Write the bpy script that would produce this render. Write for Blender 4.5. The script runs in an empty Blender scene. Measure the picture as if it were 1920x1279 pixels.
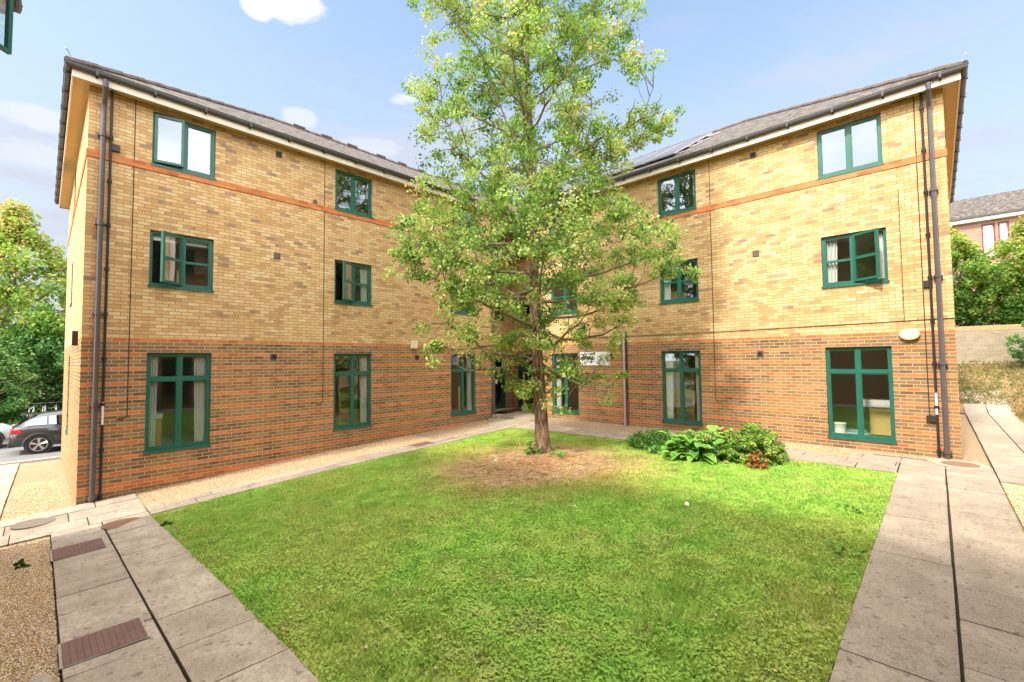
import bpy, math, random
import numpy as np
from mathutils import Vector, Matrix
random.seed(7); rng=np.random.default_rng(7)
S=bpy.context.scene; COL=S.collection
R=math.radians
# ------------------------------------------------------------------ tags
def tag(o,label=None,cat=None,group=None,kind=None):
    if label: o['label']=label
    if cat: o['category']=cat
    if group: o['group']=group
    if kind: o['kind']=kind
    return o
def empty(name,loc,label,cat,group=None,rz=0,parent=None):
    o=bpy.data.objects.new(name,None); COL.objects.link(o); o.location=loc; o.rotation_euler=(0,0,rz); o.empty_display_size=.2
    return tag(o,label,cat,group)
def copy_tree(o,parent=None):
    c=o.copy(); COL.objects.link(c)
    if parent: c.parent=parent
    for ch in o.children: copy_tree(ch,c)
    return c
# ------------------------------------------------------------------ mesh builder
class MB:
    def __init__(s): s.v=[];s.f=[];s.m=[];s.uv=[];s.has=False
    def face(s,pts,mi=0,uv=None):
        b=len(s.v); s.v+= [tuple(p) for p in pts]; s.f.append(tuple(range(b,b+len(pts)))); s.m.append(mi)
        if uv: s.has=True; s.uv+=list(uv)
        else: s.uv+=[(0,0)]*len(pts)
    def box(s,F,a,b,mi=0):
        """box between corner a and b in frame F(s,n,z)"""
        x0,y0,z0=a;x1,y1,z1=b
        c=[F(x,y,z) for x in(x0,x1) for y in(y0,y1) for z in(z0,z1)]
        n=len(s.v); s.v+=[tuple(p) for p in c]
        for q in((0,1,3,2),(4,6,7,5),(0,4,5,1),(2,3,7,6),(0,2,6,4),(1,5,7,3)):
            s.f.append(tuple(n+i for i in q)); s.m.append(mi); s.uv+=[(0,0)]*4
    def tube(s,path,r,n=8,mi=0,cap=True):
        path=[Vector(p) for p in path]; rs=r if isinstance(r,(list,tuple)) else [r]*len(path)
        b=len(s.v); prev=None
        for i,p in enumerate(path):
            d=(path[min(i+1,len(path)-1)]-path[max(i-1,0)]).normalized()
            if prev is None:
                a=Vector((0,0,1)) if abs(d.z)<.9 else Vector((1,0,0))
                u=d.cross(a).normalized()
            else:
                u=(prev-d*prev.dot(d)); u=u.normalized() if u.length>1e-6 else d.orthogonal().normalized()
            prev=u; w=d.cross(u)
            for k in range(n):
                t=2*math.pi*k/n; s.v.append(tuple(p+(u*math.cos(t)+w*math.sin(t))*rs[i]))
        for i in range(len(path)-1):
            for k in range(n):
                k2=(k+1)%n; s.f.append((b+i*n+k,b+i*n+k2,b+(i+1)*n+k2,b+(i+1)*n+k)); s.m.append(mi); s.uv+=[(k/n,0),(k2/n,0),(k2/n,1),(k/n,1)]
        if cap:
            for i in (0,len(path)-1):
                s.f.append(tuple(b+i*n+k for k in range(n))); s.m.append(mi); s.uv+=[(0,0)]*n
    def lathe(s,c,prof,n=20,mi=0,sx=1,sy=1,ax=None):
        """prof list of (r,z); around z at c ; ax optional (X,Y,Z) basis"""
        X,Y,Z=ax if ax else (Vector((1,0,0)),Vector((0,1,0)),Vector((0,0,1)))
        c=Vector(c); b=len(s.v)
        for r,z in prof:
            for k in range(n):
                t=2*math.pi*k/n; s.v.append(tuple(c+X*(r*math.cos(t)*sx)+Y*(r*math.sin(t)*sy)+Z*z))
        for i in range(len(prof)-1):
            for k in range(n):
                k2=(k+1)%n; s.f.append((b+i*n+k,b+i*n+k2,b+(i+1)*n+k2,b+(i+1)*n+k)); s.m.append(mi); s.uv+=[(0,0)]*4
        for i in (0,len(prof)-1):
            s.f.append(tuple(b+i*n+k for k in range(n))); s.m.append(mi); s.uv+=[(0,0)]*n
    def build(s,name,mats,parent=None,smooth=False,label=None,bevel=0):
        me=bpy.data.meshes.new(name); me.from_pydata(s.v,[],s.f)
        if not isinstance(mats,(list,tuple)): mats=[mats]
        for m in mats: me.materials.append(m)
        me.polygons.foreach_set('material_index',s.m)
        if s.has:
            l=me.uv_layers.new(name='UVMap'); l.data.foreach_set('uv',np.array(s.uv,dtype=np.float32).ravel())
        if smooth: me.polygons.foreach_set('use_smooth',[True]*len(s.f))
        me.update()
        o=bpy.data.objects.new(name,me); COL.objects.link(o)
        if parent:
            o.parent=parent
            if parent.type=='EMPTY' or True: o.matrix_parent_inverse=Matrix.Identity(4) if parent.get('_loc') else parent_inv(parent)
        if label: o['label']=label
        if bevel:
            b=o.modifiers.new('b','BEVEL'); b.width=bevel; b.segments=2; b.limit_method='ANGLE'
        return o
def world_m(o):
    m=Matrix.LocRotScale(o.location,o.rotation_euler,o.scale)
    if o.parent: m=world_m(o.parent)@o.matrix_parent_inverse@m
    return m
def parent_inv(p): return world_m(p).inverted()
def npmesh(name,V,Fc,mats,attrs=None,parent=None,smooth=False,nv=4):
    """V (N,3), Fc (M,nv)"""
    me=bpy.data.meshes.new(name); me.vertices.add(len(V)); me.vertices.foreach_set('co',np.asarray(V,np.float32).ravel())
    M=len(Fc); me.loops.add(M*nv); me.loops.foreach_set('vertex_index',np.asarray(Fc,np.int32).ravel())
    me.polygons.add(M); me.polygons.foreach_set('loop_start',np.arange(0,M*nv,nv,dtype=np.int32))
    try: me.polygons.foreach_set('loop_total',np.full(M,nv,np.int32))
    except Exception: pass
    for m in (mats if isinstance(mats,(list,tuple)) else [mats]): me.materials.append(m)
    for k,a in (attrs or {}).items():
        at=me.attributes.new(k,'FLOAT','POINT'); at.data.foreach_set('value',np.asarray(a,np.float32))
    if smooth: me.polygons.foreach_set('use_smooth',np.ones(M,bool))
    me.update(calc_edges=True); me.validate()
    o=bpy.data.objects.new(name,me); COL.objects.link(o)
    if parent: o.parent=parent; o.matrix_parent_inverse=parent_inv(parent)
    return o
W=lambda x,y,z:(x,y,z)
# ------------------------------------------------------------------ node helpers
class NT:
    def __init__(s,name):
        s.mat=bpy.data.materials.new(name); s.mat.use_nodes=True; s.t=s.mat.node_tree; s.t.nodes.clear()
        s.out=s.n('ShaderNodeOutputMaterial')
    def n(s,ty,**k):
        nd=s.t.nodes.new(ty)
        for a,b in k.items(): setattr(nd,a,b)
        return nd
    def l(s,a,b): s.t.links.new(a,b)
    def set(s,nd,**k):
        for a,b in k.items():
            i=nd.inputs[a.replace('_',' ')] if isinstance(a,str) else nd.inputs[a]
            if hasattr(b,'is_output') or isinstance(b,bpy.types.NodeSocket): s.l(b,i)
            else: i.default_value=b
    def put(s,i,b):
        if isinstance(b,bpy.types.NodeSocket): s.l(b,i)
        else: i.default_value=b
    def math(s,op,a,b=0.0,c=0.0):
        nd=s.n('ShaderNodeMath',operation=op); s.put(nd.inputs[0],a); s.put(nd.inputs[1],b); s.put(nd.inputs[2],c); return nd.outputs[0]
    def mix(s,f,a,b,mode='MIX'):
        nd=s.n('ShaderNodeMix',data_type='RGBA',blend_type=mode); s.put(nd.inputs[0],f)
        s.put(nd.inputs[6],a if isinstance(a,bpy.types.NodeSocket) else (*a,1)[:4]); s.put(nd.inputs[7],b if isinstance(b,bpy.types.NodeSocket) else (*b,1)[:4]); return nd.outputs[2]
    def ramp(s,f,stops,interp='LINEAR'):
        nd=s.n('ShaderNodeValToRGB'); s.put(nd.inputs[0],f); cr=nd.color_ramp; cr.interpolation=interp
        while len(cr.elements)>1: cr.elements.remove(cr.elements[-1])
        cr.elements[0].position=stops[0][0]; cr.elements[0].color=(*stops[0][1],1)
        for p,c in stops[1:]:
            e=cr.elements.new(p); e.color=(*c,1)
        return nd.outputs[0]
    def rng(s,f,a,b,c=0.,d=1.,smooth=False):
        nd=s.n('ShaderNodeMapRange'); nd.interpolation_type='SMOOTHSTEP' if smooth else 'LINEAR'
        s.put(nd.inputs[0],f)
        for i,v in enumerate((a,b,c,d)): s.put(nd.inputs[i+1],v)
        return nd.outputs[0]
    def noise(s,vec,scale,detail=3,rough=.55,dist=0,out=0):
        nd=s.n('ShaderNodeTexNoise'); 
        if vec is not None: s.l(vec,nd.inputs['Vector'])
        nd.inputs['Scale'].default_value=scale; nd.inputs['Detail'].default_value=detail; nd.inputs['Roughness'].default_value=rough; nd.inputs['Distortion'].default_value=dist
        return nd.outputs[out]
    def obj(s): return s.n('ShaderNodeTexCoord').outputs['Object']
    def geo(s): return s.n('ShaderNodeNewGeometry')
    def attr(s,name): return s.n('ShaderNodeAttribute',attribute_name=name).outputs['Fac']
    def bsdf(s,color,rough=.8,spec=.3,metal=0,bump=None,bs=.5,bd=.01,coat=0):
        b=s.n('ShaderNodeBsdfPrincipled'); s.put(b.inputs['Base Color'],color if isinstance(color,bpy.types.NodeSocket) else (*color,1)[:4])
        s.put(b.inputs['Roughness'],rough); b.inputs['Specular IOR Level'].default_value=spec; b.inputs['Metallic'].default_value=metal
        if coat: b.inputs['Coat Weight'].default_value=coat; b.inputs['Coat Roughness'].default_value=.05
        if bump is not None:
            bp=s.n('ShaderNodeBump'); bp.inputs['Strength'].default_value=bs; bp.inputs['Distance'].default_value=bd; s.l(bump,bp.inputs['Height']); s.l(bp.outputs[0],b.inputs['Normal'])
        s.l(b.outputs[0],s.out.inputs[0]); return b
def plain(name,color,rough=.6,spec=.4,metal=0,var=.25,scale=6,bump=0,coat=0):
    t=NT(name); v=t.noise(t.obj(),scale,4); c=t.mix(v,tuple(x*(1-var) for x in color),tuple(min(1,x*(1+var)) for x in color))
    hb=t.noise(t.obj(),scale*12,3) if bump else None
    t.bsdf(c,rough,spec,metal,hb,bump or .1,.004,coat); return t.mat
# ------------------------------------------------------------------ brick
def brick_mat(name,tint=1.0,warm=0.0):
    t=NT(name); uv=t.n('ShaderNodeUVMap',uv_map='UVMap').outputs[0]
    sp=t.n('ShaderNodeSeparateXYZ'); t.l(uv,sp.inputs[0]); U,V=sp.outputs[0],sp.outputs[1]
    br=t.n('ShaderNodeTexBrick'); t.l(uv,br.inputs['Vector']); br.offset=.5
    br.inputs['Color1'].default_value=(0,0,0,1); br.inputs['Color2'].default_value=(1,1,1,1); br.inputs['Mortar'].default_value=(0.5,.5,.5,1)
    br.inputs['Scale'].default_value=1; br.inputs['Mortar Size'].default_value=.0072; br.inputs['Mortar Smooth'].default_value=.25
    br.inputs['Brick Width'].default_value=.225; br.inputs['Row Height'].default_value=.075; br.inputs['Bias'].default_value=0
    mort=br.outputs['Fac']; sr=t.n('ShaderNodeSeparateColor'); t.l(br.outputs['Color'],sr.inputs[0]); r=sr.outputs[0]
    row=t.math('FLOOR',t.math('DIVIDE',V,.075)); m4=t.math('MODULO',row,4.0)
    big=t.noise(uv,.55,2); mid=t.noise(uv,2.2,3); fine=t.noise(uv,60,4,.7)
    # rows of soft tone change
    rr=t.math('ADD',r,t.math('MULTIPLY',t.math('SUBTRACT',mid,.5),.55))
    up=t.ramp(rr,[(0.0,(.64,.425,.20)),(.2,(.70,.495,.255)),(.38,(.62,.385,.17)),(.55,(.74,.56,.32)),(.72,(.61,.36,.16)),(.90,(.52,.32,.155)),(1.06,(.38,.25,.15)),(1.18,(.28,.20,.15))])
    patch=t.rng(t.noise(uv,1.1,4,.6),.5,.66)
    up=t.mix(t.math('MULTIPLY',patch,.30),up,(.50,.28,.10))
    lo=t.ramp(r,[(0.0,(.19,.125,.075)),(.3,(.27,.175,.10)),(.55,(.13,.09,.06)),(.8,(.33,.21,.11)),(1.,(.22,.14,.08))])
    wm=t.rng(t.noise(uv,.7,3),.42,.62)
    lo=t.mix(t.math('MULTIPLY',wm,.42+warm),lo,(.48,.26,.10))
    red=t.ramp(r,[(0,(.56,.16,.055)),(.5,(.68,.23,.085)),(1,(.48,.13,.05))])
    isup=t.math('GREATER_THAN',V,3.7502)
    isred=t.math('MULTIPLY',t.math('COMPARE',m4,1.0,.3),t.math('LESS_THAN',V,3.7502))
    low=t.math('MULTIPLY',t.math('COMPARE',m4,2.0,.3),t.math('LESS_THAN',V,1.0))
    isred=t.math('MAXIMUM',isred,low)
    band=t.math('MULTIPLY',t.math('GREATER_THAN',V,7.3502),t.math('LESS_THAN',V,7.4998))
    isred=t.math('MAXIMUM',isred,band)
    c=t.mix(isup,lo,up); c=t.mix(isred,c,red)
    c=t.mix(t.math('MULTIPLY',t.math('SUBTRACT',fine,.35),.5),c,t.mix(1.0,c,(.55,.5,.45),'MULTIPLY'))
    mc=t.mix(isup,(.68,.485,.27),(.42,.285,.14)); mc=t.mix(t.noise(uv,5,3),mc,t.mix(1.0,mc,(.7,.66,.6),'MULTIPLY'))
    c=t.mix(mort,c,mc)
    # real weathering: vertical water stains, mild
    st=t.n('ShaderNodeMapping'); t.l(uv,st.inputs[0]); st.inputs['Scale'].default_value=(2.2,.22,1)
    sv=t.rng(t.noise(st.outputs[0],1.6,4,.6),.5,.75); c=t.mix(t.math('MULTIPLY',sv,.28),c,t.mix(1.0,c,(.62,.55,.48),'MULTIPLY'))
    if tint!=1: c=t.mix(1.0,c,(tint,tint,tint),'MULTIPLY')
    h=t.math('ADD',t.math('MULTIPLY',mort,-1.0),t.math('MULTIPLY',fine,.35))
    t.bsdf(c,.92,.15,0,h,.8,.009); return t.mat
M={}
M['brick']=brick_mat('brick')
def opp(): return M['brick']
M['green']=plain('green_paint',(.016,.115,.08),.4,.45,0,.3,5)
M['green_d']=plain('green_door',(.012,.07,.045),.35,.5)
M['gutter']=plain('gutter_plastic',(.055,.05,.048),.45,.4,0,.3,8)
M['pipe']=plain('pipe_grey',(.085,.075,.075),.42,.45,0,.3,5)
M['black']=plain('black_pipe',(.03,.025,.024),.5,.4)
M['joint']=plain('joint_mastic',(.06,.04,.03),.8,.2)
M['fascia']=plain('fascia_paint',(.74,.66,.55),.6,.3,0,.12,3)
M['soffit']=plain('soffit_board',(.62,.44,.24),.8,.2,0,.2,2.5)
M['white']=plain('white_paint',(.78,.76,.70),.5,.4,0,.05)
M['cream']=plain('cream_plastic',(.74,.70,.47),.45,.4,0,.1)
M['terracotta']=plain('vent_grey',(.13,.095,.085),.8,.2)
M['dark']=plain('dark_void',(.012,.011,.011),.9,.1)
M['room']=plain('room_wall',(.66,.55,.44),.9,.1,0,.15,1)
M['carpet']=plain('room_carpet',(.42,.58,.60),.95,.1,0,.2,4)
M['wood']=plain('furniture_wood',(.58,.36,.13),.5,.3,0,.2,3)
M['leaden']=plain('grey_conduit',(.42,.38,.36),.5,.4)
M['redpipe']=plain('red_brown_pipe',(.20,.05,.035),.5,.4)
def curtain_mat():
    t=NT('curtain_cloth'); w=t.n('ShaderNodeTexWave'); t.l(t.obj(),w.inputs[0]); w.inputs['Scale'].default_value=3; w.bands_direction='DIAGONAL'
    t.bsdf((.80,.79,.74),.9,.1); return t.mat
M['curtain']=curtain_mat()
def glass(name,k,tint=(.8,.88,.86)):
    t=NT(name); f=t.n('ShaderNodeLayerWeight'); f.inputs['Blend'].default_value=.25
    fac=t.math('ADD',k,t.math('MULTIPLY',f.outputs['Fresnel'],.55),0); fac=t.math('MINIMUM',fac,.95)
    g=t.n('ShaderNodeBsdfGlossy'); g.inputs['Roughness'].default_value=.0; g.inputs['Color'].default_value=(.56,.62,.69,1)
    bp=t.n('ShaderNodeBump'); bp.inputs['Strength'].default_value=.03; bp.inputs['Distance'].default_value=.01; t.l(t.noise(t.obj(),1.7,1),bp.inputs['Height']); t.l(bp.outputs[0],g.inputs['Normal'])
    tr=t.n('ShaderNodeBsdfTransparent'); tr.inputs[0].default_value=(*tint,1)
    m=t.n('ShaderNodeMixShader'); t.l(fac,m.inputs[0]); t.l(tr.outputs[0],m.inputs[1]); t.l(g.outputs[0],m.inputs[2]); t.l(m.outputs[0],t.out.inputs[0]); return t.mat
M['glassT']=glass('glass_top',.30); M['glassM']=glass('glass_mid',.20,(.9,.95,.93)); M['glassG']=glass('glass_ground',.22,(.93,.98,.96))
def roof_mat():
    t=NT('roof_tiles'); uv=t.n('ShaderNodeUVMap',uv_map='UVMap').outputs[0]
    br=t.n('ShaderNodeTexBrick'); t.l(uv,br.inputs['Vector']); br.offset=.5
    br.inputs['Color1'].default_value=(0,0,0,1); br.inputs['Color2'].default_value=(1,1,1,1); br.inputs['Mortar'].default_value=(.0,.0,.0,1)
    br.inputs['Scale'].default_value=1; br.inputs['Mortar Size'].default_value=.006; br.inputs['Mortar Smooth'].default_value=.3
    br.inputs['Brick Width'].default_value=.165; br.inputs['Row Height'].default_value=.10
    sr=t.n('ShaderNodeSeparateColor'); t.l(br.outputs['Color'],sr.inputs[0])
    c=t.ramp(sr.outputs[0],[(0,(.045,.036,.032)),(.4,(.085,.07,.06)),(.7,(.12,.095,.08)),(1,(.055,.048,.048))])
    li=t.rng(t.noise(uv,4.2,5,.8),.50,.57); c=t.mix(t.math('MULTIPLY',li,.6),c,(.26,.23,.18)); dk=t.rng(t.noise(uv,3.1,5,.8),.52,.60); c=t.mix(t.math('MULTIPLY',dk,.6),c,(.045,.038,.035))
    li2=t.rng(t.noise(uv,2.3,5,.7),.66,.72); c=t.mix(t.math('MULTIPLY',li2,.6),c,(.45,.27,.07))
    c=t.mix(br.outputs['Fac'],c,(.03,.025,.022))
    sp=t.n('ShaderNodeSeparateXYZ'); t.l(uv,sp.inputs[0]); saw=t.math('FRACT',t.math('DIVIDE',sp.outputs[1],.1))
    h=t.math('ADD',t.math('MULTIPLY',saw,-1.0),t.math('MULTIPLY',sr.outputs[0],.5)); h=t.math('ADD',h,t.math('MULTIPLY',br.outputs['Fac'],-.6))
    t.bsdf(c,.9,.2,0,h,.9,.015); return t.mat
M['roof']=roof_mat()
M['ridge']=plain('ridge_tile_clay',(.12,.095,.08),.9,.2,0,.8,14,.4)
def solar_mat():
    t=NT('solar_glass'); t.bsdf((.05,.05,.055),.35,.6); return t.mat
M['solar']=solar_mat()
# ---- ground materials
def slab_mat(name,ca,cb,stain=.5):
    t=NT(name); g=t.geo(); ri=g.outputs['Random Per Island']; o=t.obj()
    c=t.mix(ri,ca,cb)
    n1=t.noise(o,3.2,5,.65); n2=t.noise(o,26,4,.7); n3=t.noise(o,110,2,.6)
    c=t.mix(t.math('MULTIPLY',t.rng(n1,.38,.62),stain),c,tuple(x*.50 for x in ca))
    c=t.mix(t.math('MULTIPLY',t.rng(n2,.40,.64),.55),c,tuple(x*.52 for x in ca))
    c=t.mix(t.math('MULTIPLY',t.rng(n3,.45,.75),.45),c,tuple(min(1,x*1.45) for x in cb))
    n4=t.rng(t.noise(o,13,4,.6),.60,.66); c=t.mix(t.math('MULTIPLY',n4,.6),c,tuple(x*.3 for x in ca))
    h=t.math('ADD',t.math('MULTIPLY',n2,.6),n3); t.bsdf(c,.9,.25,0,h,.5,.004); return t.mat
M['slab']=slab_mat('paving_slab',(.38,.305,.225),(.50,.405,.30),.6)
M['slabR']=slab_mat('paving_slab_pale',(.31,.25,.185),(.41,.335,.25),.55)
M['bed']=plain('joint_soil',(.045,.035,.025),.95,.1,0,.4,9)
def gravel_mat():
    t=NT('gravel'); o=t.obj(); v=t.n('ShaderNodeTexVoronoi'); t.l(o,v.inputs['Vector']); v.inputs['Scale'].default_value=62
    sr=t.n('ShaderNodeSeparateColor'); t.l(v.outputs['Color'],sr.inputs[0])
    c=t.ramp(sr.outputs[0],[(0,(.24,.15,.08)),(.2,(.48,.33,.18)),(.45,(.60,.46,.28)),(.65,(.40,.25,.12)),(.85,(.72,.61,.46)),(1,(.32,.25,.19))])
    c=t.mix(t.rng(v.outputs['Distance'],.35,.75),c,(.12,.07,.035))
    c=t.mix(t.math('MULTIPLY',t.rng(t.noise(o,1.6,4),.5,.7),.35),c,(.36,.22,.10))
    t.bsdf(c,.85,.25,0,t.math('MULTIPLY',v.outputs['Distance'],-1.0),.9,.012); return t.mat
M['gravel']=gravel_mat()
def stone_mat():
    t=NT('gravel_stone'); ri=t.geo().outputs['Random Per Island']
    c=t.ramp(ri,[(0,(.36,.20,.09)),(.25,(.62,.42,.21)),(.5,(.76,.58,.36)),(.7,(.54,.31,.13)),(.9,(.84,.74,.58)),(1,(.40,.31,.23))])
    t.bsdf(c,.8,.3); return t.mat
M['stone']=stone_mat()
CX,CY=7.25,6.25   # centre of the bare patch at the tree
def dirtmask(t,o):
    mp=t.n('ShaderNodeVectorMath',operation='SUBTRACT'); t.l(o,mp.inputs[0]); mp.inputs[1].default_value=(CX,CY,1.1)
    sc=t.n('ShaderNodeVectorMath',operation='MULTIPLY'); t.l(mp.outputs[0],sc.inputs[0]); sc.inputs[1].default_value=(1,1,.2)
    ln=t.n('ShaderNodeVectorMath',operation='LENGTH'); t.l(sc.outputs[0],ln.inputs[0])
    return t.math('ADD',ln.outputs['Value'],t.math('MULTIPLY',t.math('SUBTRACT',t.noise(o,1.3,4,.65),.5),2.2))
def grasscol(t,o,base=False):
    n1=t.noise(o,.55,4,.6); n2=t.noise(o,2.6,4,.65); n3=t.noise(o,9,3,.6)
    c=t.ramp(n2,[(.3,(.21,.42,.06)),(.46,(.31,.54,.085)),(.58,(.43,.62,.12)),(.7,(.56,.63,.19))])
    c=t.mix(t.math('MULTIPLY',t.rng(n1,.44,.60),.70),c,(.52,.52,.13))
    c=t.mix(t.math('MULTIPLY',t.rng(t.noise(o,1.5,5,.7),.55,.68),.55),c,(.52,.44,.18))
    c=t.mix(t.math('MULTIPLY',t.rng(n3,.5,.75),.3),c,(.12,.25,.04))
    # straw colour grows towards the dry rim of the bare patch
    d=dirtmask(t,o)
    c=t.mix(t.rng(d,3.1,1.6,0,.9),c,(.45,.30,.12))
    return c,d
def lawn_mat():
    t=NT('lawn_soil'); o=t.obj(); c,d=grasscol(t,o)
    c=t.mix(.2,c,(.20,.18,.06)); so=t.ramp(t.noise(o,7,5,.7),[(.36,(.15,.085,.045)),(.49,(.34,.205,.11)),(.63,(.54,.37,.21))])
    so=t.mix(t.rng(t.noise(o,28,3,.7),.5,.7,0,.6),so,(.62,.44,.24))
    c=t.mix(t.rng(d,2.3,1.5),c,so)
    t.bsdf(c,.95,.1,0,t.noise(o,45,4,.7),1,.03); return t.mat
M['lawn']=lawn_mat()
def blade_mat(name,dry=0):
    t=NT(name); o=t.obj(); c,d=grasscol(t,o); a=t.attr('tint')
    c=t.mix(t.rng(a,.0,1.,0,.55),c,(.43,.66,.14)); c=t.mix(t.rng(a,.82,1.,0,.75),c,(.55,.46,.20))
    c=t.mix(t.rng(a,.16,0.,0,.6),c,(.045,.11,.018))
    if dry: c=t.mix(dry,c,t.mix(t.rng(t.noise(o,1.1,4,.7),.42,.6),(.22,.14,.065),(.13,.12,.045)))
    b=t.n('ShaderNodeBsdfDiffuse'); t.l(c,b.inputs[0]); tr=t.n('ShaderNodeBsdfTranslucent'); t.l(c,tr.inputs[0])
    m=t.n('ShaderNodeMixShader'); m.inputs[0].default_value=.35; t.l(b.outputs[0],m.inputs[1]); t.l(tr.outputs[0],m.inputs[2]); t.l(m.outputs[0],t.out.inputs[0]); return t.mat
M['blade']=blade_mat('grass_blade')
M['dryblade']=blade_mat('dry_grass_blade',.85)
def ground_mat():
    t=NT('rough_ground'); o=t.obj(); c=t.ramp(t.noise(o,.8,5,.7),[(.3,(.10,.12,.03)),(.5,(.20,.17,.06)),(.7,(.30,.22,.10))]); t.bsdf(c,.95,.1,0,t.noise(o,20,4),.6,.02); return t.mat
M['ground']=ground_mat()
def bank_mat():
    t=NT('dry_bank'); o=t.obj(); c=t.ramp(t.noise(o,3.5,6,.75),[(.28,(.09,.085,.03)),(.42,(.20,.13,.06)),(.55,(.32,.21,.11)),(.7,(.19,.16,.07))]); t.bsdf(c,.95,.1,0,t.noise(o,20,4,.7),1,.05); return t.mat
M['bank']=bank_mat()
M['asphalt']=plain('asphalt',(.16,.15,.145),.9,.2,0,.25,4,.4)
M['kerb']=plain('kerb_concrete',(.42,.37,.31),.9,.2,0,.2,4,.3)
M['concrete']=plain('concrete',(.36,.30,.22),.9,.2,0,.2,6,.4)
def cover_mat(name,col,along):
    t=NT(name); o=t.obj(); sp=t.n('ShaderNodeSeparateXYZ'); t.l(o,sp.inputs[0])
    a=sp.outputs[along]; b=sp.outputs[1-along]
    w=t.math('FRACT',t.math('MULTIPLY',a,25.0)); g=t.math('LESS_THAN',w,.10)
    w2=t.math('FRACT',t.math('MULTIPLY',b,60.0)); g2=t.math('LESS_THAN',w2,.3)
    c=t.mix(t.noise(o,9,3),tuple(x*.7 for x in col),tuple(x*1.3 for x in col)); c=t.mix(t.math('MULTIPLY',g2,.35),c,tuple(x*.4 for x in col)); c=t.mix(g,c,tuple(x*.45 for x in col))
    h=t.math('SUBTRACT',1.0,t.math('MAXIMUM',g,t.math('MULTIPLY',g2,.5))); t.bsdf(c,.7,.4,.2,h,.7,.005); return t.mat
M['coverX']=cover_mat('iron_cover',(.20,.11,.085),0)
M['coverR']=plain('rusty_round_cover',(.22,.115,.07),.8,.3,.1,.3,18,.5)
M['coverG']=plain('grey_round_cover',(.17,.14,.11),.8,.3,.1,.3,18,.5)
# ------------------------------------------------------------------ terrain
def sm(t): t=np.clip(t,0,1); return t*t*(3-2*t)
def gz(x,y):
    x=np.asarray(x,float); y=np.asarray(y,float)
    near=1.0+.12*sm((x-1)/3)
    base=np.interp(x,[-6,-2,.5,3.6,5.2,7.8,11.5,12.75],[.30,.38,.49,.69,.78,.89,1.07,1.13])
    t=np.clip((y-3.5)/6.5,0,1); z=near*(1-t)+base*t
    low=np.interp(y,[12,23.2,40],[0,1,1.1]); z=np.where((y>12)&(x<12.75),base*(1-low)+(-.2)*low,z)
    z=np.where(x<-1.2,np.minimum(z,np.interp(y,[-60,9,12,23],[1.0,.6,.42,-.2])),z)
    z=np.where(x>=12.75,1.13,z)
    z=z+np.where(x>23.6,1.75*np.clip((x-23.6)/6.2,0,1),0)
    z=z+np.where(x>30.2,1.5,0)
    # right-hand lawn bank also climbs sideways beyond the path
    z=z+np.where((x>13)&(x<=30.2),np.clip((-2.0-y)/6,0,1)*1.2*np.clip((x-13)/5,0,1)*np.clip((29.8-x)/4,0,1),0)
    # little mound at the trunk
    d=np.hypot(x-8.03,y-6.73); z=z+.07*np.exp(-(d/.75)**2)
    return z
def g(x,y): return float(gz(x,y))
def sheet(name,x0,x1,y0,y1,mat,off,step=.25,label=None,poly=None):
    xs=np.linspace(x0,x1,max(2,int(round((x1-x0)/step))+1)); ys=np.linspace(y0,y1,max(2,int(round((y1-y0)/step))+1))
    X,Y=np.meshgrid(xs,ys); Z=gz(X,Y)+off; V=np.stack([X,Y,Z],-1).reshape(-1,3); nx=len(xs)
    i=np.arange(len(ys)-1)[:,None]*nx+np.arange(nx-1)[None]; i=i.ravel(); Fc=np.stack([i,i+1,i+1+nx,i+nx],1)
    return npmesh(name,V,Fc,mat,smooth=True)
xs=np.unique(np.concatenate([np.linspace(-900,-30,12),np.arange(-30,-4,2.),np.arange(-4,34,.5),np.arange(34,70,3.),np.linspace(70,900,12),[-1.21,-1.19,12.74,12.75,30.19,30.21]]))
ys=np.unique(np.concatenate([np.linspace(-900,-30,12),np.arange(-30,-4,2.),np.arange(-4,28,.5),np.arange(28,70,3.),np.linspace(70,900,12),[12.0,12.01]]))
X,Y=np.meshgrid(xs,ys); V=np.stack([X,Y,gz(X,Y)-.02],-1).reshape(-1,3); nx=len(xs); i=(np.arange(len(ys)-1)[:,None]*nx+np.arange(nx-1)[None]).ravel()
gr=npmesh('ground',V,np.stack([i,i+1,i+1+nx,i+nx],1),M['ground'],smooth=True); tag(gr,kind='structure')
lw=sheet('lawn',1.36,10.52,.585,10.05,M['lawn'],.012,.12); tag(lw,kind='structure')
def gravel(x0,x1,y0,y1,n=[0]):
    o=sheet('gravel_strip',x0,x1,y0,y1,M['gravel'],.008,.25); tag(o,kind='structure'); return o
gravel(1.36,11.62,10.72,12.05); gravel(11.6,12.75,-.66,10.85); gravel(-.75,.14,-1.5,10.33); gravel(-.46,.5,12.02,22.9)
gravel(12.755,22.7,-.66,-.3); gravel(-.75,10.88,-1.5,-.69)
# road / car park
rd=sheet('car_park_road',-40,12,23.25,34,M['asphalt'],.012,1.0); tag(rd,kind='structure')
mb=MB()
for k in range(-30,12):
    x=k*1.0; mb.box(W,(x+.005,22.95,-.25),(x+.995,23.1,g(x+.5,23.0)+.10))
mb.build('road_kerb',M['kerb'],bevel=.01); tag(bpy.data.objects['road_kerb'],kind='structure')
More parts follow.
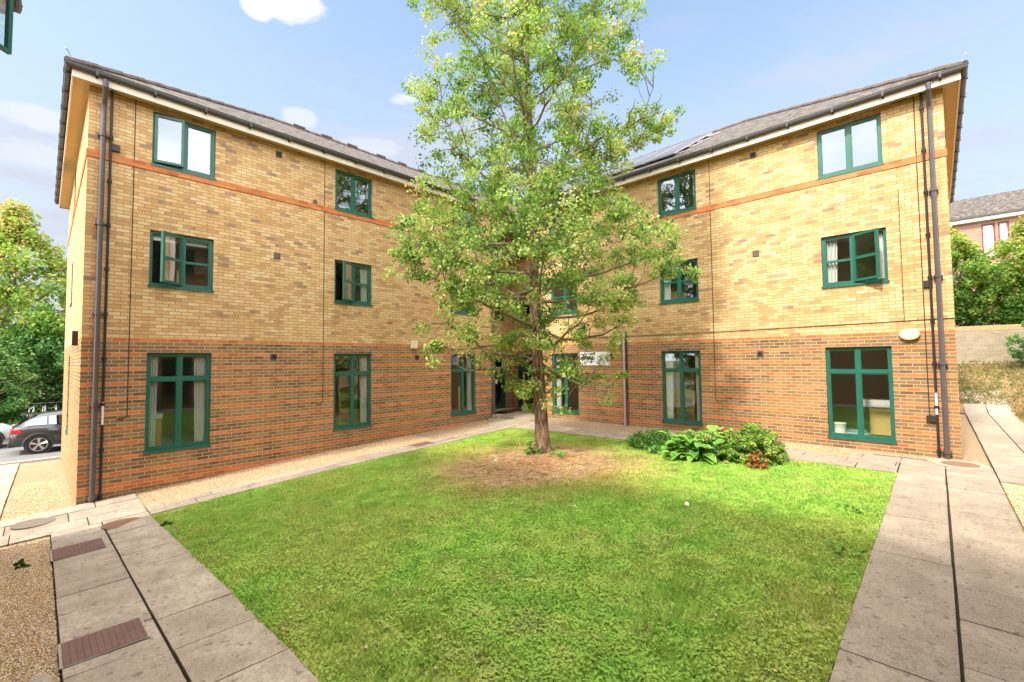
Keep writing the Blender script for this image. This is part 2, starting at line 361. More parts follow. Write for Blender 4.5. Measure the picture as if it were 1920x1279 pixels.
# ------------------------------------------------------------------ paving slabs
def slabs(name,rows,mat,seed=1,off=.034):
    """rows: list of (x0,x1,y0,y1,along,length,shift)"""
    rn=random.Random(seed); mb=MB()
    for (x0,x1,y0,y1,al,L,sh) in rows:
        a0,a1=(x0,x1) if al=='x' else (y0,y1); p=a0-sh
        while p<a1-.03:
            q=p+L*rn.choice([1,1,1,1.5]) if L>0 else p-L
            s,e=max(p,a0),min(q,a1)
            if e-s>.05:
                gp=.003+rn.random()*.006; dz=rn.uniform(-.003,.003); tx=rn.uniform(-.0035,.0035)
                if al=='x': bx=(s+gp,e-gp,y0+gp,y1-gp)
                else: bx=(x0+gp,x1-gp,s+gp,e-gp)
                P=[(bx[0],bx[2]),(bx[1],bx[2]),(bx[1],bx[3]),(bx[0],bx[3])]
                top=[(a,b,g(a,b)+off+dz+(tx if i in(0,3) else -tx)) for i,(a,b) in enumerate(P)]
                bot=[(a,b,z-.05) for a,b,z in top]; n=len(mb.v); mb.v+=top+bot
                for f in((0,1,2,3),(4,5,1,0),(5,6,2,1),(6,7,3,2),(7,4,0,3)):
                    mb.f.append(tuple(n+i for i in f)); mb.m.append(0); mb.uv+=[(0,0)]*4
            p=q
    o=mb.build(name,mat,bevel=.004); tag(o,kind='structure'); return o
J=.008
slabs('left_path',[(.15,.748,1.5,10.33,'y',.6,.15),(.757,1.36,1.5,10.33,'y',.75,.45)],M['slab'],3)
slabs('left_wall_path',[(1.365,11.65,10.05,10.38,'x',.9,.2),(1.365,11.65,10.388,10.72,'x',.75,.5),(10.4,11.65,10.728,11.2,'x',.6,.0),(11.0,11.65,11.205,11.75,'x',.6,.0),
  (-9,1.36,10.34,10.9,'x',.9,.3),(-9,1.36,10.905,11.5,'x',.75,.0),(-9,1.36,11.505,12.01,'x',.9,.6),
  (11.66,13.88,10.34,11.2,'x',.75,.2),(11.66,13.88,11.205,12.3,'x',.75,.5),(11.66,13.88,12.305,13.2,'x',.75,0)],M['slabR'],5)
slabs('end_wall_path',[(-1.06,-.47,12.02,22.9,'y',.6,.1),(-1.65,-1.07,12.02,22.9,'y',.6,.4)],M['slab'],15)
slabs('right_wall_path',[(10.53,11.06,.59,10.04,'y',.9,.3),(11.068,11.6,.59,10.04,'y',.75,.7),(11.608,12.09,.59,1.3,'y',.6,.0)],M['slabR'],6)
slabs('right_path',[(1.5,10.87,-.04,.58,'x',.75,.2),(1.5,10.87,-.67,-.049,'x',.75,.62),(10.88,12.09,-.04,.58,'x',.75,.2),(10.88,12.09,-.67,-.05,'x',.6,.3),
  (10.88,26,-1.255,-.68,'x',.9,.3),(10.88,26,-1.85,-1.265,'x',.9,.6)],M['slabR'],9)
for x0,x1,y0,y1 in ((.15,1.36,1.5,10.33),(1.36,11.65,10.05,10.72),(-9,1.36,10.34,12.01),(11.66,13.88,10.34,13.2),(-1.65,-.47,12.02,22.9),(10.53,11.6,.59,10.04),(1.5,12.09,-.67,.58),(10.88,26,-1.85,-.68)):
    tag(sheet('path_bed',x0,x1,y0,y1,M['bed'],.004,.4),kind='structure')
# ------------------------------------------------------------------ building
Z=dict(Tg=3.45,Sg=1.35,Tm=6.075,Sm=4.875,Tt=8.67,St=7.5); EAVE=8.80; ZB=-.8
def wall(mb,F,s0,s1,openings,z0=ZB,z1=EAVE,rev=.13,u0=0,mi=0):
    ss=sorted({s0,s1,*[o[0] for o in openings],*[o[1] for o in openings]}); zz=sorted({z0,z1,*[o[2] for o in openings],*[o[3] for o in openings]})
    for a,b in zip(ss,ss[1:]):
        for c,d in zip(zz,zz[1:]):
            if any(o[0]<=a+1e-6 and b<=o[1]+1e-6 and o[2]<=c+1e-6 and d<=o[3]+1e-6 for o in openings): continue
            mb.face([F(a,0,c),F(b,0,c),F(b,0,d),F(a,0,d)],mi,[(u0+a,c+5*0),(u0+b,c),(u0+b,d),(u0+a,d)])
    for (a,b,c,d) in openings:
        mb.face([F(a,0,c),F(a,-rev,c),F(a,-rev,d),F(a,0,d)],mi,[(u0+a,c),(u0+a-rev,c),(u0+a-rev,d),(u0+a,d)])
        mb.face([F(b,0,c),F(b,-rev,c),F(b,-rev,d),F(b,0,d)],mi,[(u0+b,c),(u0+b-rev,c),(u0+b-rev,d),(u0+b,d)])
        mb.face([F(a,0,d),F(b,0,d),F(b,-rev,d),F(a,-rev,d)],mi,[(u0+a,d-.01),(u0+b,d-.01),(u0+b,d-.02),(u0+a,d-.02)])
        mb.face([F(a,0,c),F(b,0,c),F(b,-rev,c),F(a,-rev,c)],mi,[(u0+a,c+.01),(u0+b,c+.01),(u0+b,c+.02),(u0+a,c+.02)])
def bars(mb,F,a,b,c,d,w,n0,n1):
    """rectangular ring of bars"""
    mb.box(F,(a,n0,c),(a+w,n1,d)); mb.box(F,(b-w,n0,c),(b,n1,d)); mb.box(F,(a+w,n0,c),(b-w,n1,c+w)); mb.box(F,(a+w,n0,d-w),(b-w,n1,d))
def rot_frame(F,s,n,ang):
    """frame hinged at (s,n): local s' runs along ang out of the wall plane"""
    ca,sa=math.cos(ang),math.sin(ang)
    return lambda p,q,z: F(s+p*ca-q*sa, n+p*sa+q*ca, z)
def window(F,s0,s1,lvl,parent,sash=None,curtain='',room=True,label=None,wc=2.6,blind=0):
    c,d={'G':(Z['Sg'],Z['Tg']),'M':(Z['Sm'],Z['Tm']),'T':(Z['St'],Z['Tt'])}[lvl]
    e=.003; fn0,fn1=-.12,-.055; w=.055; sm_=(s0+s1)/2
    mb=MB(); bars(mb,F,s0+e,s1-e,c+e+.02,d-e,w,fn0,fn1)
    mb.box(F,(sm_-.035,fn0,c+e+.02+w),(sm_+.035,fn1,d-e-w))
    halves=[(s0+e+w,sm_-.035),(sm_+.035,s1-e-w)]; zt=None
    if lvl=='G': zt=d-.57
    if lvl=='M': zt=(c+d)/2
    for i,(a,b) in enumerate(halves):
        if sash and sash[0]==i: continue
        # thin bead/inner casement ring on each light
        if lvl=='G':
            mb.box(F,(a,fn0+.002,zt-.035),(b,fn1-.002,zt+.035))
            for (zc,zd) in ((c+.02+e+w,zt-.035),(zt+.035,d-e-w)): bars(mb,F,a+.001,b-.001,zc+.001,zd-.001,.022,fn0+.004,fn1-.012)
        else:
            bars(mb,F,a+.001,b-.001,c+.02+e+w+.001,d-e-w-.001,.028,fn0+.004,fn1-.012)
            if lvl=='M': mb.box(F,(a+.03,fn0+.006,zt-.026),(b-.03,fn1-.01,zt+.026))
    wo=mb.build('window',M['green'],parent,label=label)
    # sill
    mb=MB(); mb.box(F,(s0-.02,-.13,c-.002),(s1+.02,.028,c+.02)); mb.box(F,(s0-.02,.016,c-.03),(s1+.02,.029,c-.0025)); mb.build('sill',M['green'],wo)
    gm={'G':M['glassG'],'M':M['glassM'],'T':M['glassT']}[lvl]
    mb=MB()
    for i,(a,b) in enumerate(halves):
        if sash and sash[0]==i: continue
        mb.face([F(a,-.088,c+.02),F(b,-.088,c+.02),F(b,-.088,d-.01),F(a,-.088,d-.01)])
    mb.build('pane',gm,wo)
    if sash:
        i,side,ang=sash; a,b=halves[i]; wd=b-a+.03; z0,z1=c+.02+e+w-.012,d-e-w+.012
        # hinge on side 'l' or 'r'
        if side=='l': G_=rot_frame(F,a-.012,-.05,ang)
        else:
            H_=rot_frame(lambda p,q,z:F(-p,q,z),-(b+.012),-.05,ang); G_=H_
        mb=MB(); bars(mb,G_,0,wd,z0,z1,.052,0,.055)
        if lvl=='M': mb.box(G_,(.052,.006,zt-.028),(wd-.052,.049,zt+.028))
        so=mb.build('sash',M['green'],wo,label='open green casement')
        mb=MB(); mb.face([G_(.04,.028,z0+.04),G_(wd-.04,.028,z0+.04),G_(wd-.04,.028,z1-.04),G_(.04,.028,z1-.04)]); mb.build('sash_pane',gm,wo)
        # stays
        mb=MB(); mb.tube([G_(wd*.5,0,z0+.02),F(((a+b)/2),-.06,z0+.02)],.006,5); mb.build('stay',M['leaden'],wo)
    if blind:
        mb=MB(); mb.box(F,(s0+.08,-.16,d-.06-blind),(s1-.08,-.155,d-.06)); mb.build('blind',M['white'],wo)
    for ch in curtain:
        mb=MB(); cw=(.17 if ch=='l' else .25); a=s0+.05 if ch in 'l' else s1-.05-cw; n=26; zz0=c+.05 if lvl!='G' else c+.06
        for k in range(n):
            t0,t1=k/n,(k+1)/n; f=lambda t:-.17-.03*math.sin(t*22)
            pin=lambda t,z:(a+t*cw*(1 if z>zz0+1 else .85)+(0 if ch=='l' else cw*.15*(0 if z>zz0+1 else 1)))
            mb.face([F(pin(t0,zz0),f(t0),zz0),F(pin(t1,zz0),f(t1),zz0),F(pin(t1,d),f(t1),d-.05),F(pin(t0,d),f(t0),d-.05)])
        mb.build('curtain',M['curtain'],wo,smooth=True)
    if room:
        mb=MB(); a,b=sm_-1.5,sm_+1.5; a=max(a,s0-.9); fl=c-.03 if lvl=='G' else c-.85; cl=d+.1 if lvl!='T' else d+.08; dp=-3.4; n0=-.131
        a0,b0=s0-.9,s1+.9
        P=lambda s,n,z:F(s,n,z)
        mb.face([P(a0,n0,fl),P(b0,n0,fl),P(b0,dp,fl),P(a0,dp,fl)],1)
        mb.face([P(a0,n0,cl),P(b0,n0,cl),P(b0,dp,cl),P(a0,dp,cl)],0)
        mb.face([P(a0,dp,fl),P(b0,dp,fl),P(b0,dp,cl),P(a0,dp,cl)],0)
        mb.face([P(a0,n0,fl),P(a0,dp,fl),P(a0,dp,cl),P(a0,n0,cl)],0)
        mb.face([P(b0,n0,fl),P(b0,dp,fl),P(b0,dp,cl),P(b0,n0,cl)],0)
        for (x0,x1,z0,z1) in ((a0,s0,fl,cl),(s1,b0,fl,cl),(s0,s1,fl,c),(s0,s1,d,cl)):
            if z1>z0: mb.face([P(x0,n0,z0),P(x1,n0,z0),P(x1,n0,z1),P(x0,n0,z1)],0)
        mb.build('room_lining',[M['room'],M['carpet']],wo)
    return wo
def offpoly(poly,o):
    """poly axis-aligned CCW; offset outward by o"""
    n=len(poly); out=[]
    for i in range(n):
        p0,p,p1=Vector(poly[i-1]),Vector(poly[i]),Vector(poly[(i+1)%n])
        d0=(p-p0).normalized(); d1=(p1-p).normalized()
        n0=Vector((d0.y,-d0.x)); n1=Vector((d1.y,-d1.x)); out.append(p+(n0+n1)*o)
    return out
def eaves(parent,poly,panels=True):
    n=len(poly)
    def ring(mb,o0,z0,o1,z1,mi=0):
        A,B=offpoly(poly,o0),offpoly(poly,o1)
        for i in range(n):
            j=(i+1)%n; mb.face([(*A[i],z0),(*A[j],z0),(*B[j],z1),(*B[i],z1)],mi)
    mb=MB(); ring(mb,-1.6,EAVE,.235,EAVE); mb.build('soffit',M['soffit'],parent)
    mb=MB(); ring(mb,.235,EAVE-.055,.262,EAVE-.055); ring(mb,.262,EAVE-.055,.262,EAVE+.14); ring(mb,.235,EAVE-.055,.235,EAVE+.0); mb.build('fascia',M['fascia'],parent)
    mb=MB()
    prof=[(.266,.165),(.268,.13),(.285,.095),(.315,.08),(.345,.095),(.360,.13),(.362,.165),(.370,.168),(.370,.178),(.356,.178)]
    for a,b in zip(prof,prof[1:]): ring(mb,a[0],EAVE+a[1],b[0],EAVE+b[1])
    # brackets
    A=offpoly(poly,.264); B=offpoly(poly,.385)
    for i in range(n):
        j=(i+1)%n; L=(A[j]-A[i]).length; d=(A[j]-A[i])/L; nn=Vector((d.y,-d.x)); k=.35
        while k<L:
            p=A[i]+d*k; Fb=lambda s,q,z,p=p,d=d,nn=nn:(p.x+d.x*s+nn.x*q,p.y+d.y*s+nn.y*q,z)
            mb.box(Fb,(-.02,.0,EAVE+.06),(.02,.112,EAVE+.08)); mb.box(Fb,(-.02,.1085,EAVE+.075),(.02,.115,EAVE+.17)); mb.box(Fb,(-.015,.0,EAVE+.04),(.015,.02,EAVE+.06)); k+=.9
    mb.build('gutter',M['gutter'],parent)
def roof(parent,poly,hw,slope,ridge,faces,RP):
    """faces: lists of vertex keys; UV: u along eave, v up"""
    pass
def lroof(parent,E,Rp):
    """E: 6 eave pts (3D), Rp: dict ridge pts R0,Rm,R1. E0,E1,E2 courtyard side"""
    F_=[(E[0],E[1],Rp[1],Rp[0]),(E[1],E[2],Rp[2],Rp[1]),(E[2],E[3],Rp[2]),(E[3],E[4],Rp[1],Rp[2]),(E[4],E[5],Rp[0],Rp[1]),(E[5],E[0],Rp[0])]
    mb=MB()
    for f in F_:
        f=[Vector(p) for p in f]; u=(f[1]-f[0]).normalized(); nn=u.cross((f[2]-f[0])).normalized(); v=nn.cross(u)
        uv=[((p-f[0]).dot(u)+7,(p-f[0]).dot(v)) for p in f]; mb.face(f,0,uv)
    # eave edge thickness
    for i in range(6):
        a,b=Vector(E[i]),Vector(E[(i+1)%6]); z=Vector((0,0,-.035)); mb.face([a,b,b+z,a+z],0,[(0,0),(1,0),(1,.02),(0,.02)])
    ro=mb.build('roof',M['roof'],parent)
    # stepped tile courses so the silhouette and eaves are not a flat plane
    # hip & ridge tiles
    def run(a,b,nm,lab=None,vent=False):
        a,b=Vector(a),Vector(b); L=(b-a).length; d=(b-a)/L; mb=MB(); k=0; i=0
        while k<L-.1:
            e=min(k+.33,L); up=Vector((0,0,.012 if i%2 else .0)); mb.tube([a+d*k+up,a+d*e+up],[.075,.085],8); k+=.31; i+=1
        mb.build(nm,M['ridge'],ro)
    run(E[0],Rp[0],'hip_tiles'); run(Rp[0],Rp[1],'ridge_tiles'); run(Rp[1],Rp[2],'ridge_tiles'); run(E[2],Rp[2],'hip_tiles'); run(E[3],Rp[2],'hip_tiles'); run(E[5],Rp[0],'hip_tiles'); run(E[4],Rp[1],'hip_tiles')
    return ro
TH=math.tan(R(29.4)); ZE=8.985; OV=.325
bld=empty('brick_apartment_block',(12.75,12.05,1.1),'three-storey yellow brick block round the lawn with orange brick bands and grey tiled roof','building')
FL=lambda s,n,z:(.5+s,12.05-n,z)
FR=lambda s,n,z:(12.75-n,-.3+s,z)
FE=lambda s,n,z:(.5-n,12.05+s,z)      # end wall of the left wing (s runs back)
FRE=lambda s,n,z:(12.75+s,-.3-n,z)    # end wall of the right wing
WW=11.15
cols=[(1.0,2.16),(5.03,6.17),(9.12,10.26)]; colsR=[(1.0,2.2),(5.11,6.27),(9.27,10.43)]
def ops(cs): return [(a,b,*q) for a,b in cs for q in ((1.35,3.45),(4.875,6.075),(7.5,8.67))]
mb=MB()
wall(mb,FL,0,WW,ops(cols)); wall(mb,FR,0,WW,ops(colsR),u0=.1125)
ecol=[(4.95,5.95)]
wall(mb,FE,0,9.95,ops(ecol),u0=.03); wall(mb,FRE,0,9.95,[],u0=.05)
# notch walls
FN1=lambda s,n,z:(11.65+n,12.05+s,z); FN4=lambda s,n,z:(12.75+s,10.85+n,z)
FND=lambda s,n,z:(11.65+s,13.2-n,z)   # door wall, s 0..2.25
FNW=lambda s,n,z:(13.9-n,13.2-s,z)    # window wall, s 0..2.35
dop=(.95,1.82,1.22,3.45)
wall(mb,FN1,0,1.15,[]); wall(mb,FN4,0,1.15,[],u0=.1)
wall(mb,FND,0,2.25,[dop,(1.15,1.78,4.875,6.075),(1.15,1.78,7.5,8.67)]); wall(mb,FNW,0,2.35,[(.25,1.4,*q) for q in ((1.22,3.45),(4.875,6.075),(7.5,8.67))],u0=.1)
# far sides
B=[(.5,22.0),(22.7,22.0),(22.7,-.3)]
mb.face([(.5,22,ZB),(22.7,22,ZB),(22.7,22,EAVE),(.5,22,EAVE)],0,[(0,0),(22,0),(22,9),(0,9)]); mb.face([(22.7,22,ZB),(22.7,-.3,ZB),(22.7,-.3,EAVE),(22.7,22,EAVE)],0,[(0,0),(22,0),(22,9),(0,9)])
mb.build('wall',M['brick'],bld)
# projecting string course
def course(F,s0,s1,parent,openings=()):
    mb=MB(); u0=0
    mb.face([F(s0,.018,7.35),F(s1,.018,7.35),F(s1,.018,7.4985),F(s0,.018,7.4985)],0,[(s0,7.352),(s1,7.352),(s1,7.4985),(s0,7.4985)])
    for z in(7.35,7.4985): mb.face([F(s0,.018,z),F(s1,.018,z),F(s1,0,z),F(s0,0,z)],0,[(s0,7.40),(s1,7.40),(s1,7.41),(s0,7.41)])
    for s in (s0,s1): mb.face([F(s,.018,7.35),F(s,0,7.35),F(s,0,7.4985),F(s,.018,7.4985)],0,[(0.02,7.36),(.04,7.36),(.04,7.49),(.02,7.49)])
    return mb.build('string_course',M['brick'],parent)
course(FL,-.018,WW+.018,bld); course(FR,-.018,WW+.018,bld); course(FE,-.0,9.95,bld); course(FRE,0,9.95,bld)
PL=[(.5,12.05),(12.75,12.05),(12.75,-.3),(22.7,-.3),(22.7,22.0),(.5,22.0)]
def cc(v): return v
# polygon is CCW? courtyard side runs +x then -y: orientation CCW for the L
eaves(bld,PL)
def mkroof(parent,E2,R2):
    E3=[(x,y,ZE) for x,y in E2]; hw=(22+OV-(12.05-OV))/2; zr=ZE+hw*TH
    return lroof(parent,E3,[(x,y,zr) for x,y in R2]),zr
hw=(22+OV-(12.05-OV))/2
E2=[(.5-OV,12.05-OV),(12.75-OV,12.05-OV),(12.75-OV,-.3-OV),(22.7+OV,-.3-OV),(22.7+OV,22+OV),(.5-OV,22+OV)]
R2=[(.5-OV+hw,17.025),(17.725,17.025),(17.725,-.3-OV+hw)]
ro,zr=mkroof(bld,E2,R2)
# raised ridge vents on the left wing
for k in range(8):
    mb=MB(); x=R2[0][0]+.7+k*1.05+(.25 if k>2 else 0); mb.box(W,(x,16.93,zr+.05),(x+.42,17.12,zr+.105)); mb.build('ridge_vent',M['ridge'],ro)
# lead hooks at hip ends
for x,y in ((E2[0][0],E2[0][1]),(E2[2][0],E2[2][1])):
    mb=MB(); mb.tube([(x+.06,y+.06,ZE+.02),(x+.03,y+.03,ZE+.13),(x,y,ZE+.19),(x-.04*(1 if x<5 else -.0),y-.04,ZE+.2)],.012,6); mb.build('hip_iron',M['leaden'],ro)
# windows of the block
window(FL,*cols[0],'G',bld,None,'lr',label='tall ground-floor window with white curtains at both sides')
window(FL,*cols[1],'G',bld,None,'r')
window(FL,*cols[2],'G',bld,None,'r')
window(FL,*cols[0],'M',bld,(0,'r',R(38)),'',label='window with left casement swung wide open',blind=.12)
window(FL,*cols[1],'M',bld,(0,'r',R(33)),'r')
window(FL,*cols[2],'M',bld)
window(FL,*cols[0],'T',bld,(0,'l',R(13)),label='top window with left casement ajar')
window(FL,*cols[1],'T',bld); window(FL,*cols[2],'T',bld)
window(FR,*colsR[0],'G',bld,None,'',blind=.0); window(FR,*colsR[1],'G',bld,None,'lr'); window(FR,*colsR[2],'G',bld,None,'r')
window(FR,*colsR[0],'M',bld,(0,'r',R(30)),'lr',label='window with right casement swung open and white curtains')
window(FR,*colsR[1],'M',bld,None,'r'); window(FR,*colsR[2],'M',bld)
for c_ in colsR: window(FR,*c_,'T',bld)
for l_ in 'GMT': window(FE,*ecol[0],l_,bld,room=False)
def small_win(F,a,b,c,d,parent,nm='window'):
    mb=MB(); bars(mb,F,a+.003,b-.003,c+.003,d-.003,.05,-.12,-.055); wo=mb.build(nm,M['green'],parent)
    mb=MB(); mb.face([F(a,-.085,c),F(b,-.085,c),F(b,-.085,d),F(a,-.085,d)]); mb.build('pane',M['glassM'],wo)
    mb=MB(); mb.box(F,(a-.3,-1.5,c-.1),(b+.3,-1.45,d+.1)); mb.build('room_lining',M['room'],wo); return wo
for q in ((4.875,6.075),(7.5,8.67)):
    small_win(FND,1.15,1.78,*q,bld); small_win(FNW,.25,1.4,*q,bld)
# doors
mb=MB(); a,b,c,d=dop; bars(mb,FND,a+.003,b-.003,c+.003,d-.003,.06,-.12,-.03); dr=mb.build('door',M['green_d'],bld,label='dark green glazed entrance door')
mb=MB(); bars(mb,FND,a+.065,b-.065,c+.07,d-.065,.11,-.1,-.05); mb.build('door_leaf',M['green_d'],dr)
mb=MB(); mb.face([FND(a+.1,-.075,c+.1),FND(b-.1,-.075,c+.1),FND(b-.1,-.075,d-.1),FND(a+.1,-.075,d-.1)]); mb.build('pane',M['glassG'],dr)
mb=MB(); mb.box(FND,(a+.33,-.073,2.25),(a+.47,-.07,2.42)); mb.build('notice',M['white'],dr)
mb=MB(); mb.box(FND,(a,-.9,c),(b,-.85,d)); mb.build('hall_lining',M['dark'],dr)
wo=MB(); bars(wo,FNW,.253,1.397,1.24,3.447,.06,-.12,-.05); wo.box(FNW,(.313,-.12,2.84),(1.337,-.05,2.92)); wo.box(FNW,(.8,-.119,1.30),(.86,-.051,2.84)); gw=wo.build('window',M['green'],bld,label='green glazed entrance screen beside the door')
mb=MB(); mb.face([FNW(.3,-.085,1.3),FNW(1.35,-.085,1.3),FNW(1.35,-.085,3.4),FNW(.3,-.085,3.4)]); mb.build('pane',M['glassG'],gw)
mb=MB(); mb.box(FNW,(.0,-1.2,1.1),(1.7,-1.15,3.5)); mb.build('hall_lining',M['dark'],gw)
mb=MB(); mb.box(FNW,(.42,-.2,1.3),(.55,-.18,2.8)); mb.build('curtain',M['curtain'],gw)
mb=MB(); mb.box(FND,(a-.2,.0,1.12),(b+.3,.32,1.215)); mb.build('door_step',M['concrete'],bld,bevel=.01)
# ---- pipes, cables, vents
def pipe(F,s,r,z0,z1,n,mat,name,neck=True,shoe=True,lab=None,clip=1.8,every_r=1.35):
    mb=MB(); path=[]
    if neck: path+= [F(s,.32,EAVE+.05),F(s,.32,EAVE-.09),F(s,.26,EAVE-.16),F(s,n+.02,EAVE-.36),F(s,n,EAVE-.44)]
    path+=[F(s,n,z1 if not neck else EAVE-.6),F(s,n,z0)]
    if shoe: path[-1]=F(s,n,z0+.0)
    mb.tube(path,r,12); z=z0+.12
    while z<z1-.3:
        mb.tube([F(s,n,z),F(s,n,z+.06)],r*every_r,12); mb.box(F,(s-r*1.7,.0,z+.01),(s+r*1.7,n,z+.045)); z+=clip
    return mb.build(name,mat,bld,smooth=False,label=lab)
pipe(FL,.215,.043,.47,8.5,.09,M['pipe'],'downpipe'); pipe(FL,.335,.022,.47,8.85,.05,M['black'],'waste_pipe',neck=False,clip=.9,every_r=1.6)
pipe(FR,.215,.043,1.12,8.5,.09,M['pipe'],'downpipe'); pipe(FR,.335,.022,1.12,8.85,.05,M['black'],'waste_pipe',neck=False,clip=.9,every_r=1.6)
pipe(FL,11.08,.043,1.25,8.5,.09,M['pipe'],'downpipe')
pipe(FR,7.48,.035,1.13,4.1,.06,M['leaden'],'soil_pipe',neck=False,clip=1.5)
mb=MB(); mb.tube([FR(7.40,.04,4.08),FR(7.40,.04,1.9)],.02,8); mb.tube([FR(7.40,.04,1.9),FR(7.40,.04,1.14)],.034,8,1); mb.build('waste_pipe',[M['black'],M['redpipe']],bld)
for F,s0,zlo in ((FL,.71,2.15),(FL,4.73,2.15),(FR,4.73,2.1),(FR,.77,0)):
    mb=MB()
    if zlo: 
        mb.box(F,(s0-.008,.0,zlo),(s0+.008,.006,EAVE-.001)); mb.tube([F(s0,.01,zlo),F(s0-.05,.012,zlo-.05),F(s0-.16,.012,zlo-.05)],.008,5)
        mb.build('movement_joint',M['joint'],bld)
    else:
        mb.tube([F(s0,.008,6.85),F(s0,.008,3.98)],.006,5); mb.build('thin_cable',M['joint'],bld)
mb=MB(); mb.tube([FR(.45,.01,8.78),FR(.455,.012,8.6),FR(.45,.012,2.0),FR(.40,.012,1.93)],.009,5); mb.tube([FR(.45,.01,8.77),FR(.8,.01,8.79)],.008,5); mb.build('cable',M['black'],bld)
mb=MB(); mb.box(FR,(.30,.0,4.66),(.44,.05,4.80)); mb.build('junction_box',M['black'],bld); 
mb=MB(); mb.box(FR,(.34,.0,1.86),(.50,.06,1.98)); mb.build('junction_box',M['black'],bld)
mb=MB(); mb.box(FL,(.36,.0,7.57),(.48,.05,7.70)); mb.build('junction_box',M['black'],bld)
P_=[]; 
for k in range(30):
    s=.0+k*.36; P_.append(FR(s,.012,3.99-.08*math.sin(min(1,s/10.5)*math.pi)*.5-.02*(s/10)))
mb=MB(); mb.tube(P_,.007,5); mb.build('cable',M['joint'],bld)
for F,zb in ((FL,2.0),(FR,2.0)):
    mb=MB(); mb.box(F,(.318,.074,zb-.28+.3),(.352,.079,zb+.16+.3)); mb.build('pipe_sticker',M['white'],bld)
vents=[(FL,3.54,8.56),(FL,3.53,5.93),(FL,3.48,3.36),(FL,4.47,7.56),(FL,7.74,3.34),(FL,7.75,5.93),(FR,3.6,8.55),(FR,3.61,5.94),(FR,3.59,3.32),(FR,7.92,3.32)]
for F,s,z in vents:
    w=.075 if z!=7.56 else .05; mb=MB(); bars(mb,F,s-w,s+w,z-w,z+w,.02,0,.02); mb.box(F,(s-w+.02,.001,z-w+.02),(s+w-.02,.006,z+w-.02),1)
    if z>8: 
        for k in range(3): mb.box(F,(s-w+.02,.006,z-w+.035+k*.035),(s+w-.02,.018,z-w+.047+k*.035))
    elif z>5: mb.box(F,(s-w+.018,.006,z-w+.018),(s+w-.018,.017,z+w-.018))
    else: mb.tube([F(s,.0,z),F(s,.026,z)],.045,12); mb.tube([F(s,.02,z),F(s,.0275,z)],.035,12,1)
    mb.build('air_vent',[M['terracotta'],M['dark']],bld)
# end-wall meter box & far lamp
mb=MB(); mb.box(FE,(1.22,0,3.62),(1.42,.09,3.93)); mb.build('meter_box',M['black'],bld)
# concrete pad under inner downpipe
mb=MB(); mb.box(W,(11.5,11.72,1.0),(11.8,12.0,1.22)); mb.build('gully_surround',M['concrete'],bld,bevel=.01)
# solar panels on the right wing
sp=empty('solar_panel_array',(14.5,8,10),'row of dark solar panels lying on the right wing roof slope','solar panels')
ex=12.75-OV
def RS(yy,v,h): # v up slope distance, h height above roof
    ca,sa=math.cos(R(29.4)),math.sin(R(29.4)); return (ex+v*ca-h*sa,yy,ZE+v*sa+h*ca)
for k in range(6):
    for rr_ in range(2):
        y0=5.6+k*1.06; v0=.95+rr_*1.96-(.0); mb=MB(); Fp=lambda s,n,z,y0=y0,v0=v0:RS(y0+s,v0+n,.07+z)
        mb.box(Fp,(.0,0,0),(1.03,1.9,.035)); mb.box(Fp,(.03,.03,.036),(1.0,1.87,.040),1); mb.build('solar_panel',[M['leaden'],M['solar']],sp)
mb=MB()
for v in (1.1,2.3,3.1,4.3): mb.tube([RS(5.2,v,.04),RS(11.8,v,.04)],.02,5)
mb.build('mounting_rail',M['leaden'],sp)
# ---- things fixed on walls
def wallthing(name,mb,mat,label,cat,group=None):
    o=mb.build(name,mat); return tag(o,label,cat,group)
mb=MB(); ax=(Vector((0,1,0)),Vector((0,0,1)),Vector((-1,0,0)))
mb.lathe(FR(.70,0,3.68),[(.13,0),(.15,.02),(.155,.05),(.14,.085),(.10,.10),(.02,.104)],28,sx=1.1,sy=.78,ax=ax)
wallthing('alarm_box',mb,M['cream'],'cream oval alarm box on the wall above the right corner window','alarm box')
mb=MB(); mb.lathe(FR(7.68,0,3.76),[(.10,0),(.115,.02),(.115,.05),(.09,.085),(.03,.1)],24,ax=ax)
wallthing('bulkhead_lamp',mb,M['cream'],'round cream lamp on the brick beside the thin grey pipe','wall lamp')
mb=MB(); mb.box(FL,(7.5,0,3.62),(7.72,.09,3.86)); o=wallthing('bell_box',mb,M['cream'],'square cream bell box on the left wall above a small vent','bell box')
b_=o.modifiers.new('b','BEVEL'); b_.width=.012; b_.segments=2
# sign: white board with a grey swirl emblem
sg=empty('wall_sign',FR(8.6,0,3.24),'white sign board with grey emblem, half hidden by the tree','sign')
mb=MB(); mb.box(FR,(8.02,.0,3.02),(9.18,.025,3.47)); mb.build('board',plain('sign_white',(.86,.86,.90),.35,.5,0,.03),sg,bevel=.01)
mb=MB()
for r_,a0,a1 in ((.13,20,150),(.13,190,300),(.065,0,360),(.175,330,395)):
    pts=[]; n_=max(6,int((a1-a0)/12))
    for k in range(n_+1):
        t_=R(a0+(a1-a0)*k/n_); pts.append(FR(8.30+r_*math.cos(t_),.028,3.25+r_*math.sin(t_)))
    mb.tube(pts,.009,5)
mb.build('emblem',plain('sign_ink',(.16,.17,.24),.5),sg)
mb=MB()
for j,(zz,l0,l1) in enumerate(((3.38,8.58,9.05),(3.30,8.58,8.98),(3.22,8.58,9.08),(3.14,8.58,8.9))):
    s=l0; q=random.Random(j)
    while s<l1:
        e=s+q.uniform(.03,.07); mb.box(FR,(s,.026,zz),(min(e,l1),.028,zz+.03)); s=e+.022
mb.build('lettering',plain('sign_ink2',(.16,.17,.24),.5),sg)
